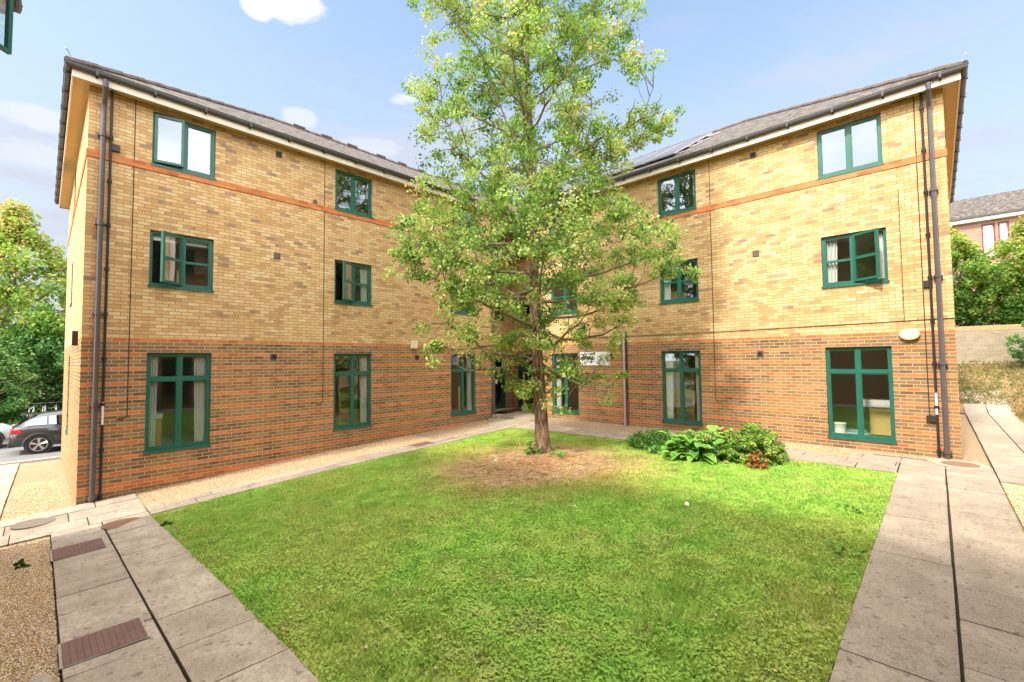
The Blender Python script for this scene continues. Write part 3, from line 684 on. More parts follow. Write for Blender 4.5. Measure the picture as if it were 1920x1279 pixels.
# things inside rooms
desk=empty('desk',FR(1.6,-1.2,1.23),'pale wooden desk seen through the right corner ground-floor window','desk')
mb=MB(); mb.box(FR,(.80,-1.45,2.02),(1.72,-.95,2.18)); mb.build('desk_top',M['white'],desk)
mb=MB(); mb.box(FR,(.80,-1.4,1.36),(1.52,-1.0,2.019)); mb.build('drawer_unit',M['wood'],desk)
mb=MB(); mb.lathe(FR(2.025,-.30,1.325),[(.10,0),(.135,.32),(.145,.335),(.13,.34)],20); tag(mb.build('waste_bin',M['white'],smooth=True),'white plastic waste bin inside the right corner ground-floor window','bin')
def bookcase(F,s0,s1,z0,z1,lab):
    o=empty('bookcase',F((s0+s1)/2,-.8,z0),lab,'bookcase'); mb=MB()
    for s in (s0,s1-.03): mb.box(F,(s,-.95,z0),(s+.03,-.55,z1))
    for z in np.linspace(z0,z1-.03,5): mb.box(F,(s0+.03,-.95,z),(s1-.03,-.56,z+.03))
    mb.build('case',M['wood'],o); mb=MB(); mb.box(F,(s0+.03,-.96,z0),(s1-.03,-.95,z1)); mb.build('back_board',M['wood'],o)
bookcase(FL,5.45,6.0,1.24,2.95,'wooden bookcase inside the second ground-floor window of the left wing')
bookcase(FR,5.55,6.05,1.24,2.9,'wooden bookcase inside the second ground-floor window of the right wing')
mb=MB(); mb.box(FL,(9.75,-.4,1.3),(9.85,-.36,2.3)); tag(mb.build('wooden_board',M['wood']),'upright wooden board behind the ground-floor window nearest the entrance','board')
mb=MB(); mb.box(FL,(1.1,-.9,1.3),(1.35,-.5,2.0)); mb.box(FL,(1.08,-.92,2.0),(1.37,-.48,2.1),1); tag(mb.build('bedside_cabinet',[M['wood'],M['white']]),'small wooden cabinet behind the leftmost ground-floor window','cabinet')
mb=MB(); mb.box(FR,(5.7,-.75,5.3-.4),(6.1,-.35,5.25)); tag(mb.build('wooden_cupboard',M['wood']),'wooden cupboard behind the middle-floor window of the right wing nearer the tree','cupboard')
# ------------------------------------------------------------------ opposite block (behind / left of camera)
op=empty('opposite_brick_block',(-.75,-1.5,1),'brick block beside the viewer, only its open green casement showing at top left','building')
YC=10.21; XD=9.9
FC=lambda s,n,z:(-.75+n,YC-s,z); FD=lambda s,n,z:(XD-s,-1.5+n,z)
mb=MB(); cC=[(.75,1.89),(5.03,6.17),(9.1,10.2)]
wall(mb,FC,0,11.1,ops(cC)); wall(mb,FD,0,10.65,ops([(1.0,2.16),(5.0,6.14),(8.8,9.9)]))
for P4 in ([(-.75,YC),(-10.7,YC)],[(-10.7,YC),(-10.7,-11.45)],[(-10.7,-11.45),(XD,-11.45)],[(XD,-11.45),(XD,-1.5)]):
    (x0,y0),(x1,y1)=P4; L=abs(x1-x0)+abs(y1-y0); mb.face([(x0,y0,ZB),(x1,y1,ZB),(x1,y1,EAVE),(x0,y0,EAVE)],0,[(0,ZB),(L,ZB),(L,EAVE),(0,EAVE)])
mb.build('wall',M['brick'],op)
course(FC,0,11.1,op); course(FD,0,10.65,op)
PO=[(XD,-1.5),(-.75,-1.5),(-.75,YC),(-10.7,YC),(-10.7,-11.45),(XD,-11.45)]
eaves(op,PO)
OE=[(XD+OV,-1.5+OV),(-.75+OV,-1.5+OV),(-.75+OV,YC+OV),(-10.7-OV,YC+OV),(-10.7-OV,-11.45-OV),(XD+OV,-11.45-OV)]
mkroof(op,OE,[(XD+OV-hw,-6.475),(-5.725,-6.475),(-5.725,YC+OV-hw)])
for F,cs in ((FC,cC),(FD,[(1.0,2.16),(5.0,6.14),(8.8,9.9)])):
    for i_,c_ in enumerate(cs):
        for l_ in 'GMT':
            sash=(0,'r',R(43)) if (F is FC and i_==0 and l_=='T') else None
            window(F,*c_,l_,op,sash,room=False)
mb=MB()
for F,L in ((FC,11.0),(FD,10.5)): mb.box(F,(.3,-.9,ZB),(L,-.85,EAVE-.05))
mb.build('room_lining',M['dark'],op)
# ------------------------------------------------------------------ covers
def rectcover(x0,x1,y0,y1,label):
    mb=MB(); o=.047
    def q(x0,x1,y0,y1,dz,mi):
        mb.face([(x0,y0,g(x0,y0)+dz),(x1,y0,g(x1,y0)+dz),(x1,y1,g(x1,y1)+dz),(x0,y1,g(x0,y1)+dz)],mi)
    q(x0-.018,x1+.018,y0-.018,y1+.018,o-.004,2); q(x0,x1,y0,y1,o,0)
    t=mb.build('manhole_cover',[M['coverX'],M['concrete'],M['slab']]); tag(t,label,'manhole cover','rectangular iron covers in the paving'); return t
rectcover(.16,.66,4.85,5.35,'large brown ribbed iron cover in the left path, nearest the camera')
rectcover(.15,.67,8.5,9.2,'brown ribbed iron cover in the left path, farther from the camera')
rectcover(7.0,7.62,10.30,10.66,'small iron cover set in the path along the left wing')
def roundcover(x,y,r,mat,label,ring=None):
    mb=MB(); z=g(x,y)+.048
    if ring: mb.lathe((x,y,z-.006),[(ring,-.01),(ring,.002)],28,1)
    mb.lathe((x,y,z),[(r,-.01),(r,.0),(r-.02,.004),(r-.03,.0)],28,0)
    tag(mb.build('manhole_cover',[mat,M['concrete']]),label,'manhole cover','round iron covers in the paving')
roundcover(.98,9.88,.27,M['coverR'],'round rusty cover at the junction beside the lawn corner on the left')
roundcover(-.05,11.3,.27,M['coverG'],'round pale cover in the paving near the left wing corner')
roundcover(11.74,11.36,.22,M['coverG'],'round grey cover in front of the entrance door',None)
roundcover(12.03,-.25,.27,M['coverR'],'round rusty cover set in pale concrete near the right wing corner',.4)
mb=MB(); mb.box(W,(12.11,.2,1.1),(12.24,1.05,1.15)); 
for k in range(20): mb.box(W,(12.125,.22+k*.041,1.151),(12.225,.24+k*.041,1.154))
tag(mb.build('drain_channel',M['coverG']),'narrow grey drain grating at the foot of the right wing window','drain')
mb=MB(); mb.box(W,(12.55-.0,12.3,1.17),(13.75,13.0,1.185)); tag(mb.build('door_mat',plain('mat_fibre',(.10,.045,.035),.95,.1,0,.3,30,.4)),'dark brown mat on the paving at the entrance door','door mat')
# ------------------------------------------------------------------ grass blades, stones
def vnoise(x,y,s,seed):
    r=np.random.default_rng(seed); T=r.random((64,64)); X=x*s; Y=y*s; i=np.floor(X).astype(int); j=np.floor(Y).astype(int); u=sm(X-i); v=sm(Y-j)
    f=lambda a,b:T[a%64,b%64]; return (f(i,j)*(1-u)+f(i+1,j)*u)*(1-v)+(f(i,j+1)*(1-u)+f(i+1,j+1)*u)*v
def blades(name,n,x0,x1,y0,y1,h,mat,density=None,bw=.006,off=.012):
    x=rng.uniform(x0,x1,n); y=rng.uniform(y0,y1,n)
    if density is not None:
        k=rng.random(n)<density(x,y); x,y=x[k],y[k]; n=len(x)
    z=gz(x,y)+off; a=rng.uniform(0,2*np.pi,n); hh=h*rng.uniform(.5,1.25,n)*(.45+1.1*vnoise(x,y,8.,21)); lean=rng.uniform(.25,1.3,n)*hh; la=rng.uniform(0,2*np.pi,n); w=bw*rng.uniform(.6,1.4,n)
    B0=np.stack([x-np.cos(a)*w,y-np.sin(a)*w,z],1); B1=np.stack([x+np.cos(a)*w,y+np.sin(a)*w,z],1)
    mx=x+np.cos(la)*lean*.45; my=y+np.sin(la)*lean*.45; mz=z+hh*.7
    C1=np.stack([mx+np.cos(a)*w*.8,my+np.sin(a)*w*.8,mz],1)
    T=np.stack([x+np.cos(la)*lean,y+np.sin(la)*lean,z+hh],1)
    V=np.stack([B0,B1,C1,T],1).reshape(-1,3); Fc=np.arange(4*n).reshape(-1,4); t=np.repeat(rng.random(n),4)
    return npmesh(name,V,Fc,mat,{'tint':t})
def lawn_density(x,y):
    d=np.hypot(x-CX,y-CY)+(vnoise(x,y,1.4,3)-.5)*1.6
    patch=np.clip((d-1.35)/1.4,.06,1); dist=np.hypot(x,y); k=np.clip(7.5/dist,.38,1); ed=np.minimum.reduce([x-1.31,10.57-x,y-.54,10.09-y]); k=k*np.clip((ed-.045*vnoise(x,y,9,31))/.02,0,1)
    k=k*(.55+.6*vnoise(x,y,2.2,5))*(.6+.7*vnoise(x,y,7,6)); return patch*k
bl=blades('lawn_grass',560000,1.31,10.57,.54,10.09,.027,M['blade'],lawn_density,.0066); tag(bl,'short mown grass of the courtyard lawn','grass',kind='stuff')
# clover/weed leaves in the near lawn
def clover(n):
    x=rng.uniform(1.4,8,n); y=rng.uniform(.62,7,n); k=rng.random(n)<np.clip((vnoise(x,y,1.1,11)*.7+.5*vnoise(x,y,5,12)-.35)*2.2,0,1)*np.clip((7.5-np.hypot(x,y))/3,0,1); x,y=x[k],y[k]; n=len(x)
    z=gz(x,y)+.02+rng.uniform(0,.02,n); a=rng.uniform(0,6.28,n); s=rng.uniform(.007,.015,n)
    tx=rng.uniform(-.5,.5,(n,2)); V=[]
    for k in range(4):
        dx=np.cos(a+k*1.5708)*s; dy=np.sin(a+k*1.5708)*s; V.append(np.stack([x+dx,y+dy,z+dx*tx[:,0]+dy*tx[:,1]],1))
    V=np.stack(V,1).reshape(-1,3); return npmesh('clover',V,np.arange(4*n).reshape(-1,4),M['blade'],{'tint':np.repeat(rng.uniform(.1,.8,n),4)})
tag(clover(170000),'clover leaves among the near lawn grass','clover',kind='stuff')
bk=sheet('grass_bank',22.9,29.95,-14,-.2,M['bank'],.03,.4); tag(bk,kind='structure')
bk2=sheet('verge',12.9,26,-14,-1.86,M['bank'],.02,.4); tag(bk2,kind='structure')
bb=blades('bank_grass',60000,13,29.9,-6,-.6,.09,M['dryblade'],lambda x,y:np.where((y<-1.9)|(x>24.4),.35+.6*vnoise(x,y,1.5,9),0),.012,.03); tag(bb,'dry brown grass tufts on the bank below the brick wall','grass',kind='stuff')
def stones(name,n,x0,x1,y0,y1,s,label,off=.008):
    x=rng.uniform(x0,x1,n); y=rng.uniform(y0,y1,n); z=gz(x,y)+off+rng.uniform(0,.006,n)
    base=np.array([[1,0,0],[-1,0,0],[0,1,0],[0,-1,0],[0,0,1],[0,0,-1]],float)
    sc=s*rng.uniform(.5,1.3,(n,1,3))*np.array([1,.8,.55]); a=rng.uniform(0,6.28,n); P=base[None]*sc+rng.normal(0,s*.14,(n,6,3))
    c,s_=np.cos(a)[:,None],np.sin(a)[:,None]; X=P[:,:,0]*c-P[:,:,1]*s_; Y=P[:,:,0]*s_+P[:,:,1]*c
    V=np.stack([X+x[:,None],Y+y[:,None],P[:,:,2]+z[:,None]],-1).reshape(-1,3)
    F0=np.array([[0,2,4],[2,1,4],[1,3,4],[3,0,4],[2,0,5],[1,2,5],[3,1,5],[0,3,5]]); Fc=(F0[None]+6*np.arange(n)[:,None,None]).reshape(-1,3)
    o=npmesh(name,V,Fc,M['stone'],nv=3); tag(o,label,'gravel',kind='stuff')
stones('gravel_stones',26000,-.6,.14,3.2,10.3,.011,'loose golden gravel beside the left path')
stones('gravel_stones',26000,1.4,8,10.74,12.03,.011,'loose golden gravel along the foot of the left wing')
stones('gravel_stones',9000,-.46,.48,12.1,17,.012,'loose golden gravel beside the sunlit end wall')
stones('gravel_stones',8000,8.0,10.85,-1.3,-.69,.012,'loose golden gravel right of the right path')
stones('gravel_stones',13000,11.62,12.74,-.6,6,.011,'loose golden gravel along the foot of the right wing')
# ------------------------------------------------------------------ foliage
def leaf_mat(name,stops,trans=.45,rough=.5):
    t=NT(name); a=t.attr('tint'); c=t.ramp(a,stops)
    b=t.n('ShaderNodeBsdfPrincipled'); t.l(c,b.inputs['Base Color']); b.inputs['Roughness'].default_value=rough; b.inputs['Specular IOR Level'].default_value=.25
    tr=t.n('ShaderNodeBsdfTranslucent'); t.l(t.mix(1.0,c,(1.15,1.12,.8),'MULTIPLY'),tr.inputs[0])
    m=t.n('ShaderNodeMixShader'); m.inputs[0].default_value=trans; t.l(b.outputs[0],m.inputs[1]); t.l(tr.outputs[0],m.inputs[2]); t.l(m.outputs[0],t.out.inputs[0]); return t.mat
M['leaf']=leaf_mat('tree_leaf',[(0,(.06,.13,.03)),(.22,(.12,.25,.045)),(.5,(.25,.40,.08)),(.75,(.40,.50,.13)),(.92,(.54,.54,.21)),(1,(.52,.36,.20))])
M['leafL']=leaf_mat('leaf_golden_green',[(0,(.04,.09,.018)),(.3,(.10,.22,.035)),(.55,(.20,.33,.05)),(.8,(.40,.43,.09)),(1,(.48,.32,.13))])
M['leafD']=leaf_mat('leaf_deep_green',[(0,(.025,.065,.018)),(.4,(.06,.155,.03)),(.8,(.13,.27,.06)),(1,(.28,.38,.12))],.3)
M['leafH']=leaf_mat('leaf_hosta',[(0,(.08,.24,.04)),(.5,(.18,.42,.06)),(.85,(.40,.55,.12)),(1,(.60,.62,.30))],.4,.65)
M['leafJ']=leaf_mat('leaf_juniper',[(0,(.08,.14,.03)),(.3,(.15,.29,.04)),(.6,(.26,.42,.06)),(.85,(.38,.44,.10)),(1,(.44,.28,.09))],.25)
M['leafS']=leaf_mat('leaf_shrub',[(0,(.05,.14,.03)),(.4,(.11,.27,.05)),(.8,(.20,.42,.08)),(1,(.38,.54,.16))],.3)
M['leafX']=leaf_mat('leaf_dead',[(0,(.30,.09,.03)),(.5,(.45,.16,.05)),(1,(.55,.28,.11))],.2)
def bark_mat():
    t=NT('bark'); o=t.obj(); mp=t.n('ShaderNodeMapping'); t.l(o,mp.inputs[0]); mp.inputs['Scale'].default_value=(1,1,.16)
    n=t.noise(mp.outputs[0],22,5,.7,.6); n2=t.noise(o,3,4)
    c=t.ramp(n,[(.32,(.035,.02,.013)),(.47,(.13,.08,.05)),(.6,(.28,.185,.12)),(.75,(.42,.32,.22))]); c=t.mix(t.rng(n2,.5,.75,0,.5),c,(.30,.24,.10))
    t.bsdf(c,.95,.1,0,n,1,.03); return t.mat
M['bark']=bark_mat()
M['twig']=plain('twig_bark',(.20,.15,.10),.9,.1,0,.3,5)
def leaves(centres,rad,count,size,tints,flat=.65,up=.5):
    """centres (n,3), rad (n,), count per clump"""
    n=len(centres); N=n*count; c=np.repeat(centres,count,0); r=np.repeat(rad,count)
    d=rng.normal(0,1,(N,3)); d/=np.linalg.norm(d,axis=1)[:,None]; q=rng.random(N)**.45
    p=c+d*(r*q)[:,None]*np.array([1,1,flat])
    nrm=d*.5+rng.normal(0,.6,(N,3))+np.array([0,0,up]); nrm/=np.linalg.norm(nrm,axis=1)[:,None]
    t=np.cross(nrm,rng.normal(0,1,(N,3))); t/=np.linalg.norm(t,axis=1)[:,None]; b=np.cross(nrm,t)
    L=size*rng.uniform(.6,1.25,N)[:,None]; w=L*.36
    V=np.stack([p-t*L*.5,p+b*w-nrm*L*.05,p+t*L*.5-nrm*L*.12,p-b*w-nrm*L*.05],1).reshape(-1,3)
    tt=np.clip(np.repeat(tints,count)+rng.normal(0,.13,N),0,1)
    return V,np.repeat(tt,4)
CAMR=np.array([.689,-.725,0]); CAMD=np.array([.725,.689,0])
def big_tree():
    bx,by=8.03,6.73; bz=g(bx,by)-.06
    root=empty('courtyard_tree',(bx,by,bz),'tall light-green tree with a ridged trunk standing in the bare patch of the lawn','tree')
    zs=[bz,1.25,1.6,2.2,3.2,4.3,5.4,6.6,7.8,9.,10.5,12.5,14.5,16.6]
    wob=lambda z:(-.021*(z-1)+.04*math.sin(z*1.1),.03*math.sin(z*.8+1))
    def tp(z):
        a,b=wob(z); return np.array([bx,by,0])+CAMR*a*1.0+CAMD*b+np.array([0,0,z])
    rs=[.27,.19,.155,.14,.13,.12,.11,.10,.088,.075,.06,.045,.03,.012]
    # fluted trunk
    mb=MB(); n=28; b0=0
    zz=np.concatenate([np.linspace(bz,1.6,8),np.arange(1.8,16.6,.22)]); rr=np.interp(zz,zs,rs)
    for z,r in zip(zz,rr):
        c=tp(z)
        for k in range(n):
            t=2*math.pi*k/n; fl=1+.10*math.sin(3*t+.6+z*.15)+.07*math.sin(7*t+z*.35)+.035*math.sin(13*t+z*2.1)
            if z<1.5: fl+=(1.5-z)*.35*max(0,math.sin(5*t+1))
            mb.v.append((c[0]+r*fl*math.cos(t),c[1]+r*fl*math.sin(t),z))
    for i in range(len(zz)-1):
        for k in range(n):
            k2=(k+1)%n; mb.f.append((i*n+k,i*n+k2,(i+1)*n+k2,(i+1)*n+k)); mb.m.append(0); mb.uv+=[(0,0)]*4
    mb.build('trunk',M['bark'],root,smooth=True)
    Zs=[2.4,3.0,3.65,4.2,4.65,5.2,5.8,6.3,7.0,7.4,7.9,8.4,8.8,9.15,9.8,10.9,12.2,14,15.8,17]
    Ls=[.5,1.5,2.3,2.4,2.8,2.8,3.5,3.3,3.1,2.8,2.7,2.8,2.9,2.95,2.95,3.0,3.0,2.6,1.5,.3]
    Rs=[1.9,1.9,2.1,2.4,2.3,3.7,4.0,2.8,2.0,2.05,2.35,2.6,3.7,3.7,2.65,2.75,2.9,2.4,1.4,.3]
    def env(z,phi):
        L,Rr=np.interp(z,Zs,Ls),np.interp(z,Zs,Rs); c=np.cos(phi); side=np.where(c>0,Rr,L); return side*c*c+(1-c*c)*(.5*(L+Rr))*.86
    br=MB(); tips=[]; pts=[]   # pts: points along branches with radius
    nb=50
    for i in range(nb):
        z0=2.9+ (15.0-2.9)*(i/nb)**.95; phi=i*2.39996+.5
        # tip: rise depends on height
        rise=np.interp(z0,[2.9,4,6,9,14],[.1,.5,1.1,1.5,1.3])+random.uniform(-.3,.4)
        zt=min(16.6,z0+rise); r=float(env(zt,phi))*random.uniform(.82,.98)
        tip=tp(zt)+(CAMR*math.cos(phi)+CAMD*math.sin(phi))*r; tip[2]=zt
        addb(br,tp(z0),tip,float(np.interp(z0,zs,rs))*.34,pts,sag=random.uniform(-.12,.2)*r)
    # specific limbs read from the photo: (height on trunk, lateral, depth, tip height)
    for z0,la,de,zt in ((4.7,-3.2,-.3,5.6),(4.9,-1.9,.4,5.0),(4.6,3.6,-.2,5.4),(4.8,3.4,.2,5.9),(3.9,2.2,.2,4.1),(6.0,-2.9,.3,6.9),(7.6,3.5,.1,9.1),(7.2,3.3,-.3,8.7),(6.2,-1.9,-.5,8.6),(6.4,1.9,-.6,8.2),(7.2,-1.1,-.8,10.),(3.2,1.7,-.5,2.5),(3.3,-1.9,-.2,3.1),(3.9,-2.5,-.4,3.6)):
        tip=tp(zt)+CAMR*la+CAMD*de; tip[2]=zt; addb(br,tp(z0),tip,float(np.interp(z0,zs,rs))*.38,pts,sag=.25)
    P=np.array([q[0] for q in pts])
    # clumps: sample inside the envelope, denser to the outside
    C=[];T=[];Rd=[]
    tries=0
    while len(C)<1250 and tries<90000:
        tries+=1
        z=random.uniform(2.3,16.7) if random.random()<.9 else random.uniform(4.4,7); phi=random.uniform(0,2*math.pi); e=float(env(z,phi)); q=random.random()**.5
        if q<.25 and random.random()<.5: continue
        dens=np.interp(z,[2.3,3.2,4.2,4.9,5.6,17],[.10,.16,.34,.6,.95,1])
        if random.random()>dens: continue
        # holes
        hz=math.sin(phi*3+z*1.9)+math.sin(z*3.3+phi*2)+math.sin(phi*5-z*2.7)
        if hz<-1.25 and random.random()<.9: continue
        c=tp(z)+(CAMR*math.cos(phi)+CAMD*math.sin(phi))*(e*q-.1); c[2]=z
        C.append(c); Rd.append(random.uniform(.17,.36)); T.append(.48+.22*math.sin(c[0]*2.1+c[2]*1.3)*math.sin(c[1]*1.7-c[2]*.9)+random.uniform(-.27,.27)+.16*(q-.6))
    for k in range(0,len(pts),1):
        if pts[k][1]<.02 and pts[k][0][2]>2.2 and random.random()<.34: C.append(pts[k][0]+np.array([random.uniform(-.12,.12) for _ in range(3)])); Rd.append(random.uniform(.15,.28)); T.append(.5+random.uniform(-.2,.3))
    for k in range(34):
        z=random.uniform(1.9,4.2); a=random.uniform(0,6.28); q=random.uniform(.12,.65); c=tp(z)+(CAMR*math.cos(a)+CAMD*math.sin(a))*q; c[2]=z; C.append(c); Rd.append(random.uniform(.12,.24)); T.append(random.uniform(.45,.9))
    for (la,de,zt) in ((3.7,-.2,5.4),(3.4,.2,5.9),(3.5,.1,9.1),(3.3,-.3,8.7),(-3.2,-.3,5.8),(-2.9,.3,6.9)):
        for k in range(10):
            q=random.uniform(.62,1.02); c=tp(zt)+CAMR*la*q+CAMD*de*q; c[2]=zt-(1-q)*.5; c=c+np.array([random.gauss(0,.13) for _ in range(3)]); C.append(c); Rd.append(random.uniform(.13,.24)); T.append(random.uniform(.3,.8))
    C=np.array(C); Rd=np.array(Rd); T=np.array(T)
    # twigs from the nearest limb point to each clump
    for c in C:
        dd=np.linalg.norm(P-c,axis=1)+np.where(P[:,2]>c[2],.35,0); j=int(np.argmin(dd))
        if dd[j]>.05: 
            m=(P[j]+c)/2+np.array([random.uniform(-.06,.06),random.uniform(-.06,.06),.05]); br.tube([P[j],m,c],[.009,.007,.003],4,cap=False)
    br.build('branches',M['twig'],root,smooth=True)
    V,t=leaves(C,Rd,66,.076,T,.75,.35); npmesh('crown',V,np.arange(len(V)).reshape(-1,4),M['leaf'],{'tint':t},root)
    # bird nest-like dark clump high in the crown
    return root
def addb(mb,a,b,r,pts,sag=0,depth=0):
    a=np.array(a,float);b=np.array(b,float); L=np.linalg.norm(b-a); n=max(4,int(L/.3)); path=[];rad=[]
    off=rng.normal(0,.05*L,3)*.6
    for i in range(n+1):
        t=i/n; p=a*(1-t)+b*t+np.array([0,0,-sag*math.sin(math.pi*t)])+off*math.sin(math.pi*t)+rng.normal(0,.02,3)*(0 if i==0 else 1)
        path.append(p); rr=max(.006,r*(1-t)**.8*.9+.006); rad.append(rr); pts.append((p,rr))
    mb.tube(path,rad,6,cap=False)
    if depth==0 and L>.8:
        for k in range(int(2+L*1.3)):
            t=random.uniform(.3,.95); p=path[int(t*n)]; d=(b-a)/L; s=np.cross(d,rng.normal(0,1,3)); s/=np.linalg.norm(s)+1e-6; ln=random.uniform(.3,.9)*(1.2-t*.5)
            addb(mb,p,p+(d*.6+s*.8)*ln+np.array([0,0,.12]),rad[int(t*n)]*.45,pts,0,1)
big_tree()
def tree(name,x,y,zb,h,r,mat,label,nc,cnt,size,tl=(.2,.95),trunk_r=.2,seed=1,flat=.8,low=.15,grp=None,cat='tree',hollow=.4):
    rn=random.Random(seed); root=empty(name,(x,y,zb),label,cat,grp); mb=MB(); pts=[]
    top=np.array([x,y,zb+h*.8]); addb(mb,np.array([x,y,zb-.1]),top,trunk_r,pts,0,1)
    C=[];T=[];Rd=[]
    for i in range(14):
        a=rn.uniform(0,6.28); z0=zb+h*rn.uniform(low+.1,.6); e=rn.uniform(.5,.9)*r; addb(mb,(x,y,z0),(x+math.cos(a)*e,y+math.sin(a)*e,z0+h*rn.uniform(.05,.3)),trunk_r*.4,pts,0,1)
    mb.build('trunk',M['twig'],root,smooth=True)
    while len(C)<nc:
        a=rn.uniform(0,6.28); u=rn.random(); z=low+(1-low)*u; e=r*math.sin(math.pi*min(1,(.12+.88*u))**.85)*(.8+.25*math.sin(3*a+seed+u*5)); q=rn.random()**.4
        if math.sin(a*3+u*9+seed)+math.sin(u*17+a*5+seed*2)<-.45+.9*(u-.5) and rn.random()<hollow+.5 and cat=='tree': continue
        C.append((x+math.cos(a)*e*q,y+math.sin(a)*e*q,zb+z*h)); Rd.append(rn.uniform(.09,.17)*r); T.append(np.interp(u,[0,1],tl)+rn.uniform(-.2,.2))
    V,t=leaves(np.array(C),np.array(Rd),cnt,size,np.array(T),flat,.5); npmesh('crown',V,np.arange(len(V)).reshape(-1,4),mat,{'tint':t},root); return root
# left background
g1='trees beyond the car park'
tree('maple_tree',-1.4,41,-.2,13.2,5.4,M['leafL'],'golden-green maple rising above the parked cars at the left edge',380,60,.24,(.3,.82),.28,2,low=.15,grp=g1)
tree('maple_tree',-6.5,44,-.2,12.4,5.5,M['leafL'],'second golden-green tree at the far left edge of the picture',260,60,.26,(.25,.8),.28,5,grp=g1)
tree('leafy_tree',2.8,46,-.2,11.5,5.0,M['leafL'],'leafy tree mostly hidden behind the left wing corner',260,70,.28,(.1,.7),.25,9,grp=g1)
tree('leafy_bush',-2.0,35,-.3,4.6,2.6,M['leafD'],'rounded green bush behind the white parked car',200,80,.15,(.4,.9),.08,4,low=.0,cat='bush')
tree('leafy_bush',-.2,38,-.3,6.2,3.6,M['leafD'],'dark green bushy growth under the maple behind the bicycles',300,90,.17,(.1,.7),.08,14,low=.0,cat='bush')
tree('leafy_bush',-5.5,38,-.3,5.5,3.2,M['leafD'],'dark green bush at the far left behind the white car',220,80,.17,(.2,.7),.08,24,low=.0,cat='bush')
# right background
tree('garden_tree',33.2,-.6,3.6,6.3,3.0,M['leafL'],'green tree over the brick wall right beside the block corner',380,90,.15,(.2,.7),.1,31,low=.12)
tree('garden_tree',33.4,-4.0,3.6,6.9,3.2,M['leafL'],'yellow-green tree over the brick wall at the right edge',380,90,.15,(.3,.75),.12,33,low=.15)
tree('leafy_bush',28.8,-3.1,2.7,2.3,1.0,M['leafD'],'rounded evergreen bush in front of the brick garden wall',110,90,.07,(.3,.8),.04,37,low=.0,cat='bush')
# garden wall
gwm=MB(); Fg=lambda s,n,z:(30-n,12-s,z)
def garden_brick():
    t=NT('garden_brick'); uv=t.n('ShaderNodeUVMap',uv_map='UVMap').outputs[0]; br=t.n('ShaderNodeTexBrick'); t.l(uv,br.inputs['Vector']); br.inputs['Color1'].default_value=(.31,.25,.18,1); br.inputs['Color2'].default_value=(.22,.18,.13,1); br.inputs['Mortar'].default_value=(.30,.27,.21,1)
    br.inputs['Scale'].default_value=1; br.inputs['Mortar Size'].default_value=.006; br.inputs['Brick Width'].default_value=.225; br.inputs['Row Height'].default_value=.075
    c=t.mix(t.rng(t.noise(uv,2,4),.4,.7,0,.6),br.outputs['Color'],(.22,.18,.11)); t.bsdf(c,.95,.1); return t.mat
M['gbrick']=garden_brick()
gw_=empty('garden_wall',(30,-2,2.8),'weathered brown brick garden wall at the top of the dry bank','wall')
gwm.face([Fg(0,0,2.4),Fg(30,0,2.4),Fg(30,0,4.4),Fg(0,0,4.4)],0,[(0,0),(30,0),(30,2.0),(0,2.0)]); gwm.face([Fg(0,-.2,2.4),Fg(30,-.2,2.4),Fg(30,-.2,4.4),Fg(0,-.2,4.4)],0,[(0,0),(30,0),(30,2.),(0,2.)]); gwm.build('wall_face',M['gbrick'],gw_)
mb=MB(); 
for k in range(400): mb.box(Fg,(k*.075+.004,-.21,4.4),((k+1)*.075-.004,.01,4.62))
mb.build('brick_coping',plain('coping_brick',(.40,.27,.14),.9,.1,0,.4,11),gw_)
mb=MB(); mb.box(Fg,(0,0,2.5),(30,.25,2.93)); mb.build('wall_footing',M['kerb'],gw_)
# background tile-hung house
hs=empty('tile_hung_house',(38,-4,4),'reddish tile-hung house with white-curtained windows behind the garden wall','house')
def clad_mat():
    t=NT('hung_tiles'); uv=t.n('ShaderNodeUVMap',uv_map='UVMap').outputs[0]; sp=t.n('ShaderNodeSeparateXYZ'); t.l(uv,sp.inputs[0]); f=t.math('FRACT',t.math('DIVIDE',sp.outputs[1],.16))
    c=t.mix(t.noise(uv,4,3),(.36,.20,.15),(.48,.30,.23)); c=t.mix(t.rng(f,.2,0.0,0,1),c,(.10,.045,.035)); t.bsdf(c,.85,.2,0,f,.8,.03); return t.mat
M['clad']=clad_mat()
Fh=lambda s,n,z:(38-n,16-s,z); zE=11.4
hops=[(17.0,17.14+0,0,0)]
hw_=[(16.3,17.1),(18.2,18.75),(18.87,19.3),(21.5,22.3)]
mb=MB(); wall(mb,Fh,0,34,[(a,b,8.9,10.97) for a,b in hw_],z0=2.,z1=zE,rev=.1); mb.build('wall',M['clad'],hs)
mb=MB(); mb.box(Fh,(-.2,0,zE-.25),(34.2,.35,zE)); mb.build('fascia',M['white'],hs); mb=MB(); mb.box(Fh,(-.2,.3502,zE-.05),(34.2,.46,zE+.06)); mb.build('gutter',M['gutter'],hs)
mb=MB()
def rq(a,b,c,d): 
    f=[Vector(p) for p in (a,b,c,d)]; u=(f[1]-f[0]).normalized(); nn=u.cross(f[2]-f[0]).normalized(); v=nn.cross(u); mb.face(f,0,[((p-f[0]).dot(u),(p-f[0]).dot(v)) for p in f])
zR=13.55
rq(Fh(-.3,.42,zE),Fh(19.2,.42,zE),Fh(19.2,-3.6,zR),Fh(-.3,-3.6,zR)); rq(Fh(19.2,.42,zE),Fh(34.3,.42,zE),Fh(34.3,-3.2,zR-.35),Fh(19.2,-3.6,zR-.0)); rq(Fh(-.3,-7.6,zE),Fh(34.3,-7.6,zE),Fh(34.3,-3.2,zR-.35),Fh(-.3,-3.6,zR))
t_=M['roof']; mb.build('roof',t_,hs)
